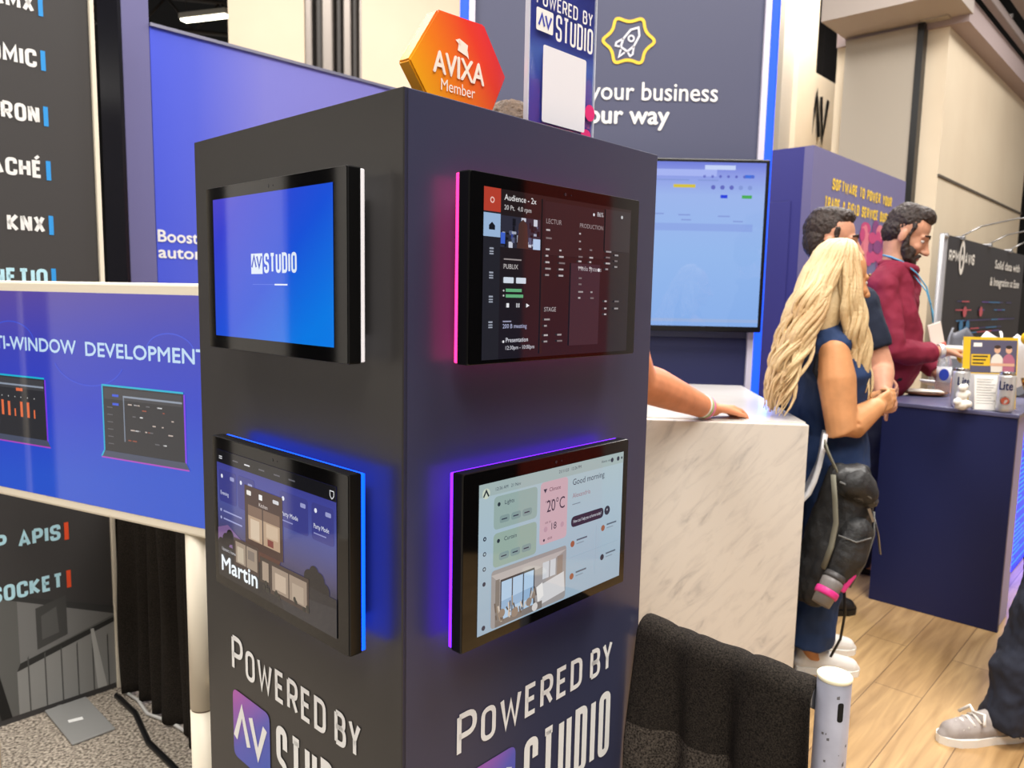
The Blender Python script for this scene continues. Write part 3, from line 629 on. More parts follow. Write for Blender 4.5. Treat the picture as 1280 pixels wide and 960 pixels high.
# lower right: pale morning screen with 20 degrees
t = tablet('R', .0585, .956, (104, 26, 255), 3.6, 'lower right tablet with pale good morning screen and violet glow')
DKT = (44, 52, 72)
P = Pane(t, .0265, .335, .0145, .2105, grad('pale page', [(0, (150, 172, 190)), (.6, (162, 184, 198)), (1, (168, 188, 194))]))
P.rect(.0, .0, 1, .085, (158, 176, 176)); P.disc(.04, .125-.06, .035, (196, 206, 190)); P.line([(.025, .085), (.04, .045), (.055, .085)], .012, (30, 40, 50))
P.text('12:26 AM   21 Nov', .095, .06, .022, DKT); P.text('21/11/23   12:26 PM', .50, .048, .022, DKT); P.text('Home view', .82, .05, .02, DKT)
for f, r in ((.905, .018), (.955, .018), (.985, .01)): P.disc(f, .045, r, (40, 48, 66))
for f in (.36, .46, .56, .66): P.disc(.035, f, .015, DKT)
P.disc(.035, .36, .006, (168, 188, 196)); P.disc(.035, .46, .008, (168, 188, 196)); P.disc(.035, .56, .008, (168, 188, 196)); P.disc(.035, .955, .017, (40, 48, 70))
P.rect(.085, .10, .355, .32, (146, 168, 164), .035); P.rect(.085, .345, .355, .575, (146, 168, 158), .035); P.rect(.375, .085, .565, .53, (196, 166, 176), .035)
P.disc(.115, .155, .014, (40, 50, 60)); P.text('Lights', .15, .165, .028, DKT); P.disc(.115, .40, .014, (40, 50, 60)); P.text('Curtain', .15, .41, .028, DKT)
for yy in (.27, .52):
    for f in (.12, .19, .26): P.rect(f, yy-.035, f+.06, yy+.015, (128, 150, 150), .02); P.rect(f+.012, yy-.013, f+.045, yy-.005, DKT)
P.poly([(.395, .135), (.42, .135), (.407, .165)], DKT); P.text('Climate', .435, .16, .028, (96, 60, 76)); P.text('indoor', .41, .235, .02, (120, 90, 104))
P.text('20°C', .42, .305, .085, (44, 46, 66), width=.125); P.text('set to', .41, .385, .02, (120, 90, 104)); P.text('18', .455, .44, .05, (44, 46, 66)); P.disc(.415, .425, .02, (180, 148, 162)); P.disc(.53, .425, .02, (180, 148, 162)); P.text('eco', .43, .505, .024, (96, 60, 76)); P.disc(.405, .50, .01, DKT)
P.text('Good morning', .60, .16, .045, (48, 58, 76)); P.text('Alexandria', .60, .255, .034, (150, 110, 120)); P.rect(.60, .30, .66, .307, (120, 136, 150))
P.rect(.595, .395, .845, .475, (36, 42, 62), .039); P.disc(.875, .43, .036, (36, 42, 62)); P.text('How can I help you at home today?', .612, .445, .024, (206, 214, 224), width=.215)
P.text('+', .868, .44, .03, (206, 214, 224))
for fx, fy, c in ((.61, .60, (150, 92, 70)), (.845, .56, (150, 92, 70)), (.61, .845, (150, 92, 70)), (.845, .79, (36, 42, 62))):
    P.disc(fx, fy, .024, c); P.rect(fx+.03, fy-.024, fx+.11, fy-.012, (84, 96, 112)); P.rect(fx+.03, fy+.006, fx+.085, fy+.013, (128, 142, 156))
P.line([(.59, .70), (.97, .70)], .003, (146, 166, 182)); P.line([(.79, .52), (.79, .9)], .003, (146, 166, 182))
# the living-room picture
P.rect(.075, .59, .565, .985, (150, 146, 146), .03); P.poly([(.075, .62), (.565, .62), (.45, .68), (.30, .70), (.12, .68)], (178, 172, 170))
P.rect(.13, .68, .345, .95, (168, 196, 222)); P.poly([(.13, .82), (.345, .80), (.345, .88), (.13, .88)], (140, 172, 204)); P.rect(.13, .67, .345, .685, (46, 50, 60))
for f in (.13, .20, .27, .34): P.rect(f, .68, f+.007, .95, (60, 64, 74))
P.rect(.10, .66, .125, .95, (120, 114, 110)); P.rect(.40, .66, .49, .78, (196, 200, 206)); P.rect(.445, .66, .45, .78, (110, 112, 118)); P.rect(.50, .65, .54, .85, (140, 128, 120))
P.poly([(.36, .82), (.55, .78), (.56, .93), (.38, .96)], (204, 204, 206)); P.poly([(.36, .82), (.40, .80), (.41, .90), (.37, .93)], (226, 224, 222)); P.poly([(.10, .95), (.40, .93), (.40, .985), (.10, .985)], (118, 110, 106))
random.seed(5)
for k in range(34):
    x = .10+.26*random.random(); yy = .86+.1*random.random(); P.line([(x, yy), (x+.03*(random.random()-.5), yy-.05*random.random()-.02)], .012, random.choice(((70, 64, 62), (150, 134, 118), (196, 186, 176), (96, 86, 80))))
for x, yy, r in ((.14, .90, .03), (.22, .93, .035), (.31, .90, .03), (.34, .87, .02)): P.disc(x, yy, r, (140, 124, 112))
P.disc(.35, .955, .03, (206, 202, 200)); P.done()

# ------------------------------------------------------------------ things on top of the pillar
t = empty('hexagon_award', N0+DR*.142+DL*.06+Vector((0, 0, HP)), YAW, 'orange red acrylic hexagon standing on top of black pillar', 'award')
HX = [(-.046, .002), (.053, .002), (.086, .068), (.043, .126), (-.039, .124), (-.086, .053)]
HEXG = grad('sunset print', [(0, (246, 178, 26)), (.35, (240, 128, 34)), (.7, (232, 66, 48)), (1, (220, 40, 76))], emit=False, rough=.25, diag=(.72, .38, -.06))
b = MB(); b.prism(HX, .0, .022, HEXG); bmesh.ops.bevel(b.bm, geom=b.bm.edges[:], offset=.0022, segments=2, affect='EDGES'); b.build('acrylic_block', t)
b = MB(); y = -.0008; AW = mat('award white', (250, 236, 224), .5)
b.text('AVIXA', -.047, .0475, .0265, y, AW, width=.089, bold=.035)
b.text('Member', -.034, .0275, .0145, y, AW, width=.060)
b.flat([(-.006, .082), (.010, .078), (.012, .092), (-.003, .097)], y, AW); b.flat([(-.010, .094), (-.003, .097), (-.001, .088)], y, AW); b.flat([(.010, .078), (.014, .075), (.0115, .086)], y, AW)
b.build('lettering', t)
# acrylic sign holder with a blue card
t = empty('sign_holder', N0+DR*.320+DL*.035+Vector((0, 0, HP)), YAW, 'clear acrylic stand with blue card on right of pillar top', 'sign holder')
ACR = mat('clear acrylic', (255, 255, 255), .02, trans=1., ior=1.3, alpha=.35); ACE = mat('acrylic edge', (206, 212, 226), .15, spec=.8)
b = MB(); b.box((0, 0, .1095), (.150, .002, .215), ACR); b.build('front_sheet', t)
b = MB(); b.box((0, .045, .0025), (.150, .085, .003), ACR); b.build('foot', t)
b = MB(); b.box((-.0745, .003, .109), (.0024, .0075, .214), ACE); b.box((.0745, .003, .109), (.0024, .0075, .214), ACE); b.box((0, .003, .2165), (.151, .0075, .002), ACE); b.build('edges', t)
CARD = grad('blue card print', [(0, (54, 66, 178)), (.25, (52, 74, 190)), (.5, (90, 122, 214)), (.6, (70, 84, 190)), (1, (52, 62, 150))], emit=False, rough=.3)
b = MB(); b.box((0, .003, .109), (.146, .0012, .21), CARD); cdm = b.build('printed_card', t)
b = MB(); y = -.0014; 
b.caps('POWERED BY', -.062, .168, .019, .0128, .0026, y, WHITEP, width=.126, gap=.0022)
b.rect(-.062, .134, -.026, .164, y, WHITEP, .003); av_mark(b, -.061, .131, .035, y-.0004, mat('card blue', (54, 66, 178)))
b.caps('STUDIO', -.02, .129, .036, .011, .004, y, WHITEP, width=.086, gap=.003)
b.rect(-.046, .014, .052, .118, y, mat('card white', (232, 232, 240), .5), .004)
b.disc(.064, .045, .012, y, mat('pink print', (226, 40, 120))); b.disc(.056, .012, .012, y+.0001, mat('pink print', (226, 40, 120)), .008)
b.build('card_print', cdm)

# ------------------------------------------------------------------ left: black list banner
Bn = Vector((-1.358, 2.54, 0))
bn = empty('banner_wall', Bn, YAW, 'tall dark banner with list of white words and white edge', 'banner')
BK = mat('dark grey print', (62, 60, 60), .6)
b = MB(); b.box((-.6, .02, 1.3), (1.17, .03, 2.6), BK); b.build('panel', bn)
b = MB(); b.box((-.007, .015, 1.3), (.014, .044, 2.6), WHITE, bevel=.003); b.build('edge_profile', bn)
b = MB(); b.box((-1.19, .015, 1.3), (.014, .044, 2.6), WHITE, bevel=.003); b.build('edge_profile', bn)
b = MB(); y = .0035; CY = mat('cyan print', (186, 230, 244), .6); BB = mat('bar blue', (46, 150, 226), .6); RB = mat('bar orange', (236, 84, 44), .6)
rows = (('AMX', 2.222, WHITEP, BB), ('ATOMIC', 2.062, WHITEP, BB), ('CRESTRON', 1.896, WHITEP, BB), ('PANACHÉ', 1.732, WHITEP, BB), ('KNX', 1.564, WHITEP, BB), ('NETIO', 1.400, CY, BB), ('HTTP APIS', .572, CY, RB), ('WEBSOCKET', .408, CY, RB))
for tx, z, m, bm_ in rows:
    b = MB(); b.caps(tx, -.166, z, .053, .031, .0105, y, m, align='r', gap=.0045); le = b.build('list_entry', bn); b = MB(); b.rect(-.155, z-.004, -.142, z+.055, y, bm_); b.build('marker_bar', le)
b = MB(); y = .0042; g = lambda v: mat('photo grey %d' % v, (int(v*1.55), int(v*1.55), int(v*1.53)), .6)
b.flat([(-.012, .02), (-.012, .30), (-.36, .44), (-.8, .30), (-1.1, .30), (-1.1, .02)], y, g(62))
b.flat([(-.012, .30), (-.36, .44), (-.36, .425), (-.012, .272)], y-.0003, g(36)); b.flat([(-.012, .285), (-.30, .40), (-.30, .19), (-.012, .27)], y-.0002, g(78))
b.flat([(-.30, .19), (-.012, .262), (-.012, .245), (-.31, .165)], y-.0006, g(28)); b.flat([(-.31, .165), (-.012, .245), (-.012, .02), (-.31, .02)], y-.0004, g(92))
for k in range(6): x = -.28+k*.048; b.flat([(x, .02), (x+.004, .02), (x+.004, .21), (x, .20)], y-.0008, g(50))
b.flat([(-.25, .22), (-.16, .245), (-.16, .38), (-.25, .36)], y-.0008, g(44)); b.flat([(-.235, .25), (-.185, .26), (-.19, .35), (-.235, .33)], y-.0012, g(58)); b.flat([(-.075, .02), (-.045, .02), (-.08, .24), (-.09, .24)], y-.001, g(120))
b.flat([(-.33, .02), (-.36, .02), (-.42, .38), (-.40, .39)], y-.001, g(14)); b.flat([(-.36, .02), (-.8, .02), (-.8, .25), (-.4, .3)], y-.0008, g(40))
b.build('house_picture', bn)
b = MB(); FP = mat('grey steel foot', (150, 150, 148), .55, .2)
b.box((-.178, -.135, .005), (.125, .27, .008), FP, bevel=.003); b.rect(-.205, 0, -.19, .01, 0, FP); fo = b.build('foot_plate', bn)
b = MB(); b.face([(-.21, -.14, .0102), (-.17, -.15, .0102), (-.168, -.13, .0102), (-.208, -.12, .0102)], WHITEP); b.build('sticker', fo)

# ------------------------------------------------------------------ left: monitor on a white stand
TVy = math.radians(-26)
tv = empty('floor_stand_monitor', (-.662, 1.55, 0), TVy, 'white framed monitor on white pole stand showing multi-window slide', 'monitor')
b = MB(); x0, x1 = -.95, .13
b.box(((x0+x1)/2, -.002, 1.1505), (x1-x0, .035, .52), WHITE, bevel=.006); b.build('frame', tv)
SLIDE = grad('slide blue', [(0, (44, 84, 200)), (.35, (44, 66, 196)), (.7, (62, 68, 182)), (1, (92, 76, 160))], diag=(-.25, 1.1))
b = MB(); b.rect(x0+.02, .913, x1-.02, 1.387, -.0205, SLIDE); ds = b.build('display', tv)
b = MB(); y = -.0212; SW = scr((190, 216, 240))
b.text('MULTI-WINDOW', -.326, 1.2515, .030, y, SW, width=.395, align='r', bold=.03); b.text('DEVELOPMENT', -.294, 1.2505, .030, y, SW, width=.37, bold=.03)
def arc(cx, cz, r, a0, a1): return [(cx+r*math.cos(math.radians(a0+(a1-a0)*k/20)), cz+r*.55*math.sin(math.radians(a0+(a1-a0)*k/20))) for k in range(21)]
b.ribbon(arc(-.56, 1.27, .085, 10, 170), .003, y+.0003, scr((66, 84, 208))); b.ribbon(arc(-.03, 1.27, .07, 5, 175), .003, y+.0003, scr((66, 84, 208))); b.ribbon(arc(-.29, 1.25, .12, 200, 340), .003, y+.0003, scr((56, 78, 206)))
def laptop(x, z, w, hgt, kind):
    cy, vi, mg = scr((30, 176, 206)), scr((130, 56, 224)), scr((176, 70, 190))
    b.rect(x, z+.012, x+w, z+hgt, y, scr((48, 48, 52))); b.rect(x+.004, z+hgt*.82, x+w-.004, z+hgt-.004, y-.0002, scr((66, 66, 70)))
    b.rect(x-.003, z+hgt-.001, x+w, z+hgt+.003, y-.0002, cy); b.rect(x-.004, z+.012, x, z+hgt+.002, y-.0002, cy); b.rect(x+w, z+.012, x+w+.0045, z+hgt-.002, y-.0002, vi)
    b.flat([(x-.012, z), (x+w+.012, z), (x+w+.002, z+.014), (x-.002, z+.014)], y-.0004, scr((74, 80, 100))); b.rect(x-.012, z-.003, x+w+.012, z, y-.0005, mg)
    b.ribbon([(x-.012, z), (x-.003, z+.013)], .004, y-.0006, cy)
    gx, gz = x+w*.26, z+hgt*.86
    b.rect(gx, z+hgt*.25, gx+.0035, gz, y-.0004, scr((120, 130, 146))); b.rect(gx, gz, x+w-.004, gz+.004, y-.0004, scr((140, 150, 166)))
    random.seed(21)
    if kind:
        for k, (dx, hh) in enumerate(((.035, .036), (.06, .034), (.085, .018), (.108, .036), (.133, .036), (.158, .02))):
            b.rect(gx+dx-.02, z+.062-.0*hh, gx+dx-.02+(.009 if hh > .03 else .005), z+.062+hh, y-.0004, scr((226, 112, 70)))
            b.disc(gx+dx-.016, z+hgt*.69, .0015, y-.0004, scr((200, 200, 200)))
        b.rect(gx+.085-.01, gz-.012, gx+.1, gz-.005, y-.0004, scr((224, 110, 70))); b.rect(x+.02, z+hgt*.6, x+.05, z+hgt*.68, y-.0004, scr((214, 74, 80)))
    else:
        for k in range(26): xx = gx+.012+.135*random.random(); zz = z+.03+random.choice((.012, .035, .05, .065, .08, .09)); b.rect(xx, zz, xx+.004+.01*random.random(), zz+.0025, y-.0004, scr(random.choice(((196, 180, 170), (150, 80, 60), (220, 220, 220), (100, 100, 104)))))
        for zz in (.86, .74): b.rect(x+.03, z+hgt*zz, x+.05, z+hgt*zz+.005, y-.0004, scr((60, 90, 214)))
        for k in range(6): b.rect(x+.012, z+.03+k*.016, x+.03, z+.032+k*.016, y-.0004, scr((96, 96, 100)))
laptop(-.242, 1.031, .247, .157, 0); laptop(-.69, 1.031, .246, .157, 1)
b.build('screen_graphics', ds)
for px in (.0, -.82):
    b = MB(); b.lathe([(.0275, .5), (.0275, .892)], WHITE, 24, (px, .012, 0)); b.lathe([(.0275, .004), (.0275, .496)], WHITE, 24, (px, .012, 0)); b.lathe([(.0255, .49), (.0255, .51)], mat('joint shadow', (120, 100, 84), .6), 24, (px, .012, 0)); po = b.build('pole', tv)
    b = MB(); b.tube([(px+.02, .012, .56), (px+.038, .008, .56)], .005, WHITE, 8); b.ell((px+.042, .008, .56), .010, WHITE); b.build('knob', po)
    b = MB(); b.box((px, .012, .006), (.09, .2, .012), WHITE, bevel=.004); b.build('foot_bar', tv)

# ------------------------------------------------------------------ low black drapes on pipes
def drape_mat():
    m = mat('black drape', (22, 20, 18), .92, noise_mix=(58, 52, 46), nscale=420, spec=.15); return m
DRAPE = drape_mat(); DRAPE2 = mat('black drape single layer', (34, 31, 28), .95, noise_mix=(98, 90, 82), nscale=300, spec=.1)
def drape(name, p0, p1, h, label, n=150, amp=.022, seed=1, low=True):
    p0, p1 = Vector(p0), Vector(p1); ax = (p1-p0); L = ax.length; ax.normalize(); nn = Vector((-ax.y, ax.x, 0)); rnd = random.Random(seed)
    t = empty(name, p0, math.atan2(ax.y, ax.x), label, 'drape', 'low black drapes')
    fr = [(rnd.uniform(58, 70), rnd.uniform(0, 6)), (rnd.uniform(24, 34), rnd.uniform(0, 6)), (rnd.uniform(120, 150), rnd.uniform(0, 6))]
    b = MB(); k = b.mi(DRAPE); k2 = b.mi(DRAPE2) if low else k; rows = []; prof = []
    for j in range(9): a = math.pi*j/8; prof.append((.028*math.cos(a), h+.028*math.sin(a)-.005, 0, .4))      # over the pipe
    front = [( -.028-.0*j, h-.03-(h-.04)*j/26, 1) for j in range(27)]
    P = [(q_[0], q_[1], .25) for q_ in prof]+[(-.028, z, min(1, .25+(h-z)*4)) for _, z, _ in front]
    for i in range(n+1):
        x = L*i/n; col = []
        wv = sum(math.sin(x*f*1.0+ph)*w_ for (f, ph), w_ in zip(fr, (1, .55, .25))); bump = max(0, wv)*.006
        for oy, z, s_ in P:
            dy = -wv*amp*s_*(1+.15*math.sin(z*5+x*9)); zz = z+(bump if z > h-.03 else 0)
            col.append(b.bm.verts.new((x+.008*math.sin(z*7+x*30)*s_, oy+dy, max(.004, zz))))
        rows.append(col)
    for A, B_ in zip(rows, rows[1:]):
        for j in range(len(A)-1): f = b.bm.faces.new((A[j], A[j+1], B_[j+1], B_[j])); f.material_index = k2 if j > 12 else k; f.smooth = True
    o = b.build('curtain', t); s_ = o.modifiers.new('th', 'SOLIDIFY'); s_.thickness = .002; s_.offset = 0
    b = MB(); b.tube([(0, 0, h), (L, 0, h)], .019, STEEL, 12); b.build('top_pipe', t)
    return t
PE = Vector((.229, 1.266, 0))
post = N0+DR*WP-DL*.333
drape('pipe_drape', PE+DR*.012-DL*.012, post+DL*.022, .825, 'gathered black drape between right side of pillar and white post', seed=4, amp=.017)
drape('pipe_drape', (-1.345, 2.59, 0), (-.25, 1.60, 0), .86, 'black drape behind the white monitor pole at the left', seed=9, n=260, low=False)
t = empty('drape_post', post, 0, 'short white metal post with slots at end of black drape', 'post')
PW = mat('worn white post', (196, 198, 214), .35, .25, noise_mix=(172, 174, 190), nscale=14)
b = MB(); b.lathe([(.0235, .004), (.0235, .861), (.0225, .863)], PW, 32); 
for k in range(30):
    a = random.uniform(-2.6, -.4); z = random.uniform(.52, .845); r = .0238; s_ = random.uniform(.0006, .002)
    b.face([(r*math.cos(a-s_/r), r*math.sin(a-s_/r), z), (r*math.cos(a+s_/r), r*math.sin(a+s_/r), z), (r*math.cos(a+s_/r), r*math.sin(a+s_/r), z+s_*random.uniform(1, 4)), (r*math.cos(a-s_/r), r*math.sin(a-s_/r), z+s_*2)], mat('scuff', (110, 108, 112), .7))
b.build('tube', t)
b = MB(); b.lathe([(.0235, .8615), (.0245, .863), (.0245, .866), (.023, .868)], mat('cream cap', (246, 238, 206), .4), 32); b.build('cap', t)
SL = mat('slot black', (10, 10, 10), .8)
for z in (.822, .65, .48):
    b = MB()
    a0 = -math.pi/2+.05
    pts = roundpath([(-.0042, z-.0145, .004), (.0042, z-.0145, .004), (.0042, z+.0145, .004), (-.0042, z+.0145, .004)], True)
    b.face([(.0238*math.cos(a0+px/.0238), .0238*math.sin(a0+px/.0238), pz) for px, pz in pts], SL); b.build('slot', t)
b = MB(); b.box((0, 0, .003), (.3, .3, .006), STEEL, bevel=.002); b.build('base_plate', t)
# cable on the carpet by the banner
b = MB(); b.tube([(-1.33, 2.5, .006), (-1.25, 2.44, .007), (-1.18, 2.36, .006), (-1.08, 2.31, .008), (-.98, 2.24, .006)], .006, mat('white cable', (206, 204, 200), .5), 6)
tag(b.build('power_cable'), 'white power cable lying on carpet beside the left drape', 'cable')
b = MB(); b.tube([(-1.34, 2.47, .006), (-1.22, 2.36, .007), (-1.1, 2.2, .006), (-.98, 2.09, .008), (-.85, 1.96, .006), (-.7, 1.78, .006)], .009, BLACK, 6)
tag(b.build('power_cable'), 'thick black cable lying on carpet at foot of left drape', 'cable')
# ------------------------------------------------------------------ white marble counter with tucked-in stool
MC = Vector((1.0, 2.52, 0)); MR = math.radians(-5.4)
t = empty('marble_counter', MC, MR, 'white marble reception counter with pale top behind black drape', 'counter')
MTOP = mat('pale stone top', (204, 199, 192), .25, noise_mix=(192, 187, 180), nscale=3)
b = MB(); b.box((-.65, .02, .493), (1.3, .04, .986), MARBLE, bevel=.002); b.build('front_panel', t)
b = MB(); b.box((-.65, 1.10, .475), (1.3, .04, .95), MARBLE, bevel=.002); b.build('rear_panel', t)
b = MB(); b.box((-.65, .581, .97), (1.3, 1.082, .04), MTOP, bevel=.002); b.build('countertop', t)
NB = mat('dark navy carcass', (22, 26, 44), .5)
b = MB(); b.box((-.95, .56, .475), (.66, 1.04, .95), NB); b.box((-.006, .05, .475), (.012, .02, .95), NB); b.build('carcass', t)
st = empty('bar_stool', MC+Vector((-.045, .26, 0)), MR, 'white shell stool tucked under the end of the marble counter', 'stool')
SHELL = mat('white moulded shell', (226, 226, 228), .35)
b = MB(); ms = b.mi(SHELL); rows = []
for i in range(13):                                  # seat running into a curved back
    a = i/12
    if a < .5: x, z = -.16+a*.52, .655-.012*math.sin(a*6.28)
    else: k = (a-.5)*2; x, z = .10+.062*math.sin(k*1.5)+.03*k, .655+.285*k**1.2
    hw = .19*(1-.25*max(0, a-.75)*4*.6) if a > .5 else .17+.03*a
    rows.append([b.bm.verts.new((x+(.0 if a < .5 else -.03*abs(j/4-1)**2), (j/4-1)*hw, z+(.02*abs(j/4-1)**2 if a < .6 else 0))) for j in range(9)])
for A, B_ in zip(rows, rows[1:]):
    for j in range(8): f = b.bm.faces.new((A[j], A[j+1], B_[j+1], B_[j])); f.smooth = True
so = b.build('seat_shell', st); md = so.modifiers.new('t', 'SOLIDIFY'); md.thickness = .016
for sx, sy in ((-1, -1), (-1, 1), (1, -1), (1, 1)):
    b = MB(); b.tube([(-.02+sx*.08, sy*.10, .645), (-.02+sx*.095, sy*.15, .0)], .011, STEEL, 8); b.build('leg', st)
b = MB(); b.tube([(-.02+.091*sx, sy*.138, .22) for sx, sy in ((-1, -1), (1, -1), (1, 1), (-1, 1))], .008, STEEL, 8, closed=True); b.build('foot_ring', st)

# backpack hanging from the stool's back
bx, by = 1.12, 2.56
bp = empty('backpack', (bx, by, .33), 0, 'black backpack with pink trimmed cup hanging beside the marble counter', 'backpack')
og = (bx, by, .33)
NYL = mat('black nylon', (30, 31, 33), .55, bump=.25, bscale=160, noise_mix=(48, 48, 48), nscale=20); NYG = mat('olive grey webbing', (120, 118, 104), .8)
b = MB()
for dx, dy, k in ((0, 0, 1), (.035, .03, .9), (-.03, .035, .9)):
    b.limb([(1.178+dx, 2.60+dy, .80), (1.172+dx, 2.60+dy, .70), (1.150+dx*1.2, 2.60+dy, .58), (1.115+dx, 2.60+dy, .47), (1.075+dx*.8, 2.60+dy, .38)], [.048*k, .07*k, .078*k, .07*k, .045*k], NYL)
b.limb([(1.165, 2.55, .79), (1.20, 2.555, .76)], [.055, .048], NYL)
b.organic('bag_body', bp, og, .006, 5, .004, 28)
b = MB(); b.limb([(1.175, 2.535, .63), (1.15, 2.53, .55), (1.115, 2.53, .46)], [.052, .062, .045], NYL); b.organic('front_pocket', bp, og, .005, 4, .004, 30)
FLP = mat('charcoal coated cloth', (62, 63, 64), .4, bump=.1, bscale=200)
b = MB(); b.limb([(1.135, 2.565, .812), (1.175, 2.56, .812), (1.215, 2.57, .775)], [.038, .046, .036], FLP); b.limb([(1.14, 2.55, .775), (1.18, 2.54, .765), (1.22, 2.55, .735)], [.030, .036, .028], FLP); b.organic('top_flap', bp, og, .005, 4, .003, 30)
b = MB(); b.tube([(1.118, 2.56, .80), (1.10, 2.555, .84), (1.076, 2.57, .895), (1.072, 2.59, .925), (1.085, 2.62, .90), (1.12, 2.61, .83)], .009, NYG, 8, flat=.4); b.build('carry_strap', bp, origin=og)
b = MB(); b.tube([(1.09, 2.55, .82), (1.095, 2.535, .74), (1.10, 2.525, .66), (1.09, 2.525, .58), (1.07, 2.53, .5)], .017, NYG, 8, flat=.35); b.build('shoulder_strap', bp, origin=og)
b = MB(); b.tube([(1.105, 2.53, .80), (1.15, 2.508, .782), (1.20, 2.508, .755), (1.235, 2.535, .72)], .004, mat('zip grey', (96, 96, 94), .4), 6); b.tube([(1.10, 2.50, .625), (1.15, 2.475, .61), (1.20, 2.478, .625)], .003, mat('zip grey', (96, 96, 94), .4), 6); b.tube([(1.228, 2.53, .70), (1.232, 2.525, .62), (1.205, 2.52, .52), (1.155, 2.51, .44)], .0035, mat('zip grey', (1, 1, 1)), 6); b.build('zips', bp, origin=og)
b = MB(); b.tube([(1.225, 2.535, .70), (1.25, 2.535, .62), (1.265, 2.54, .55)], .007, STEEL, 6, flat=.4); b.box((1.215, 2.525, .69), (.01, .006, .05), STEEL, rot=Matrix.Rotation(-.4, 3, 'Y')); b.build('zip_pull', bp, origin=og)
b = MB(); b.tube([(1.145, 2.53, .44), (1.16, 2.54, .34), (1.155, 2.55, .24), (1.13, 2.56, .17)], .005, BLACK, 6); b.build('hanging_strap', bp, origin=og)
bp.location.y -= .035
cu = empty('travel_cup', (1.072, 2.455, .435), 0, 'grey travel cup with pink band clipped to the black backpack', 'cup')
Mt = Matrix.Rotation(.55, 4, 'Y') @ Matrix.Rotation(-.25, 4, 'X')
CG = mat('cup grey', (122, 118, 116), .4); PKB = mat('hot pink plastic', (214, 52, 136), .4)
b = MB(); b.lathe([(.030, -.05), (.036, .03), (.036, .04), (.03, .045)], CG, 24, M=Mt); b.build('cup_body', cu)
b = MB(); b.lathe([(.0365, -.018), (.0385, -.01), (.0385, .0), (.0375, .006)], PKB, 24, M=Mt); b.build('band', cu)
b = MB(); b.lathe([(.033, .045), (.036, .05), (.033, .066), (.01, .07)], mat('cup lid', (70, 68, 68), .4), 24, M=Mt); b.build('lid', cu)
b = MB(); b.box((1.142-1.075, 2.505-2.5, .03), (.022, .02, .075), PKB, rot=Matrix.Rotation(.55, 3, 'Y'), bevel=.006); b.build('clip', cu)

# ------------------------------------------------------------------ navy counter and what stands on it
NC = Vector((1.717, 3.48, 0)); NV = NC-DL*.527
NAVY = mat('deep navy panel', (26, 34, 82), .5)
nrz = math.atan2(-DL.y, -DL.x)                                # x along the visible end panel
t = empty('navy_counter', NC, nrz, 'navy blue counter with cans and leaflets in front of the two men', 'counter')
b = MB(); b.box((.2635, .013, .466), (.527, .026, .932), NAVY, bevel=.002); b.build('end_panel', t)
b = MB(); b.box((.2635, .135, .466), (.507, .22, .93), mat('lilac side board', (150, 148, 196), .5), bevel=.002); b.box((.2, .45, .466), (.36, .42, .93), NAVY, bevel=.002); b.build('cabinet', t)
b = MB(); b.box((.2635, .345, .941), (.537, .70, .018), mat('slate counter top', (92, 92, 124), .3), bevel=.003); b.build('countertop', t)
ZT = .95
def on(x, y): return Vector((x, y, ZT))
# drink cans
ALU = mat('can white silver', (206, 206, 204), .3, .45); ALD = mat('bare aluminium', (190, 190, 190), .25, .9); RED = mat('round red seal', (176, 84, 62), .5); NVI = mat('navy ink', (34, 44, 92), .5)
def can(loc, rz, label):
    t = empty('drink_can', loc, rz, label, 'can', 'tall beer cans on the navy counter')
    b = MB(); b.lathe([(.026, .0), (.0335, .010), (.0345, .02), (.0345, .150), (.0325, .158)], ALU, 28); o = b.build('can_body', t)
    b = MB(); b.lathe([(.0325, .158), (.0275, .168), (.0285, .171), (.0265, .171), (.0262, .168)], ALD, 28); b.build('lid', t)
    b = MB(); r = .0349
    def cyl(pts, m): b.face([(r*math.sin(px/r), -r*math.cos(px/r), pz) for px, pz in pts], m)
    bq = b; b = MB()
    cyl([(.019*math.cos(a), .052+.019*math.sin(a)) for a in [i*math.pi/10 for i in range(20)]], mat('seal rim', (96, 70, 62), .5)); r = .0356
    cyl([(.0155*math.cos(a), .052+.0155*math.sin(a)) for a in [i*math.pi/10 for i in range(20)]], RED); b.build('round_seal', o); b = bq
    q = MB(); q.text('Lite', 0, .098, .036, 0, NVI, width=.052, align='c', bold=.03)
    for f in list(q.bm.faces): cyl([(v.co.x, v.co.z) for v in f.verts], NVI)
    q.bm.free(); b.build('label_print', o); return t
can(on(1.979, 3.337), -.1, 'tall white beer can beside the white figurine on navy counter')
can(on(2.081, 3.180), -.62, 'tall white beer can in front of the leaflet stand')
# water bottle
t = empty('water_bottle', on(2.175, 3.815), -.5, 'clear water bottle with blue label on the navy counter', 'bottle')
CLR = mat('clear bottle plastic', (225, 232, 240), .08, trans=.75, ior=1.2)
b = MB(); b.lathe([(.028, 0), (.033, .006), (.033, .15), (.028, .175), (.014, .198), (.0135, .214)], CLR, 24); bo = b.build('bottle_body', t)
b = MB(); b.lathe([(.0335, .06), (.0335, .135)], mat('label white', (232, 234, 240), .5), 24); b.ell((.0, -.0335, .098), (.022, .002, .03), mat('label blue', (40, 70, 190), .5)); b.build('label', bo)
b = MB(); b.lathe([(.0155, .212), (.0155, .23), (.013, .233)], mat('cap white', (236, 236, 240), .4), 20); b.build('cap', t)
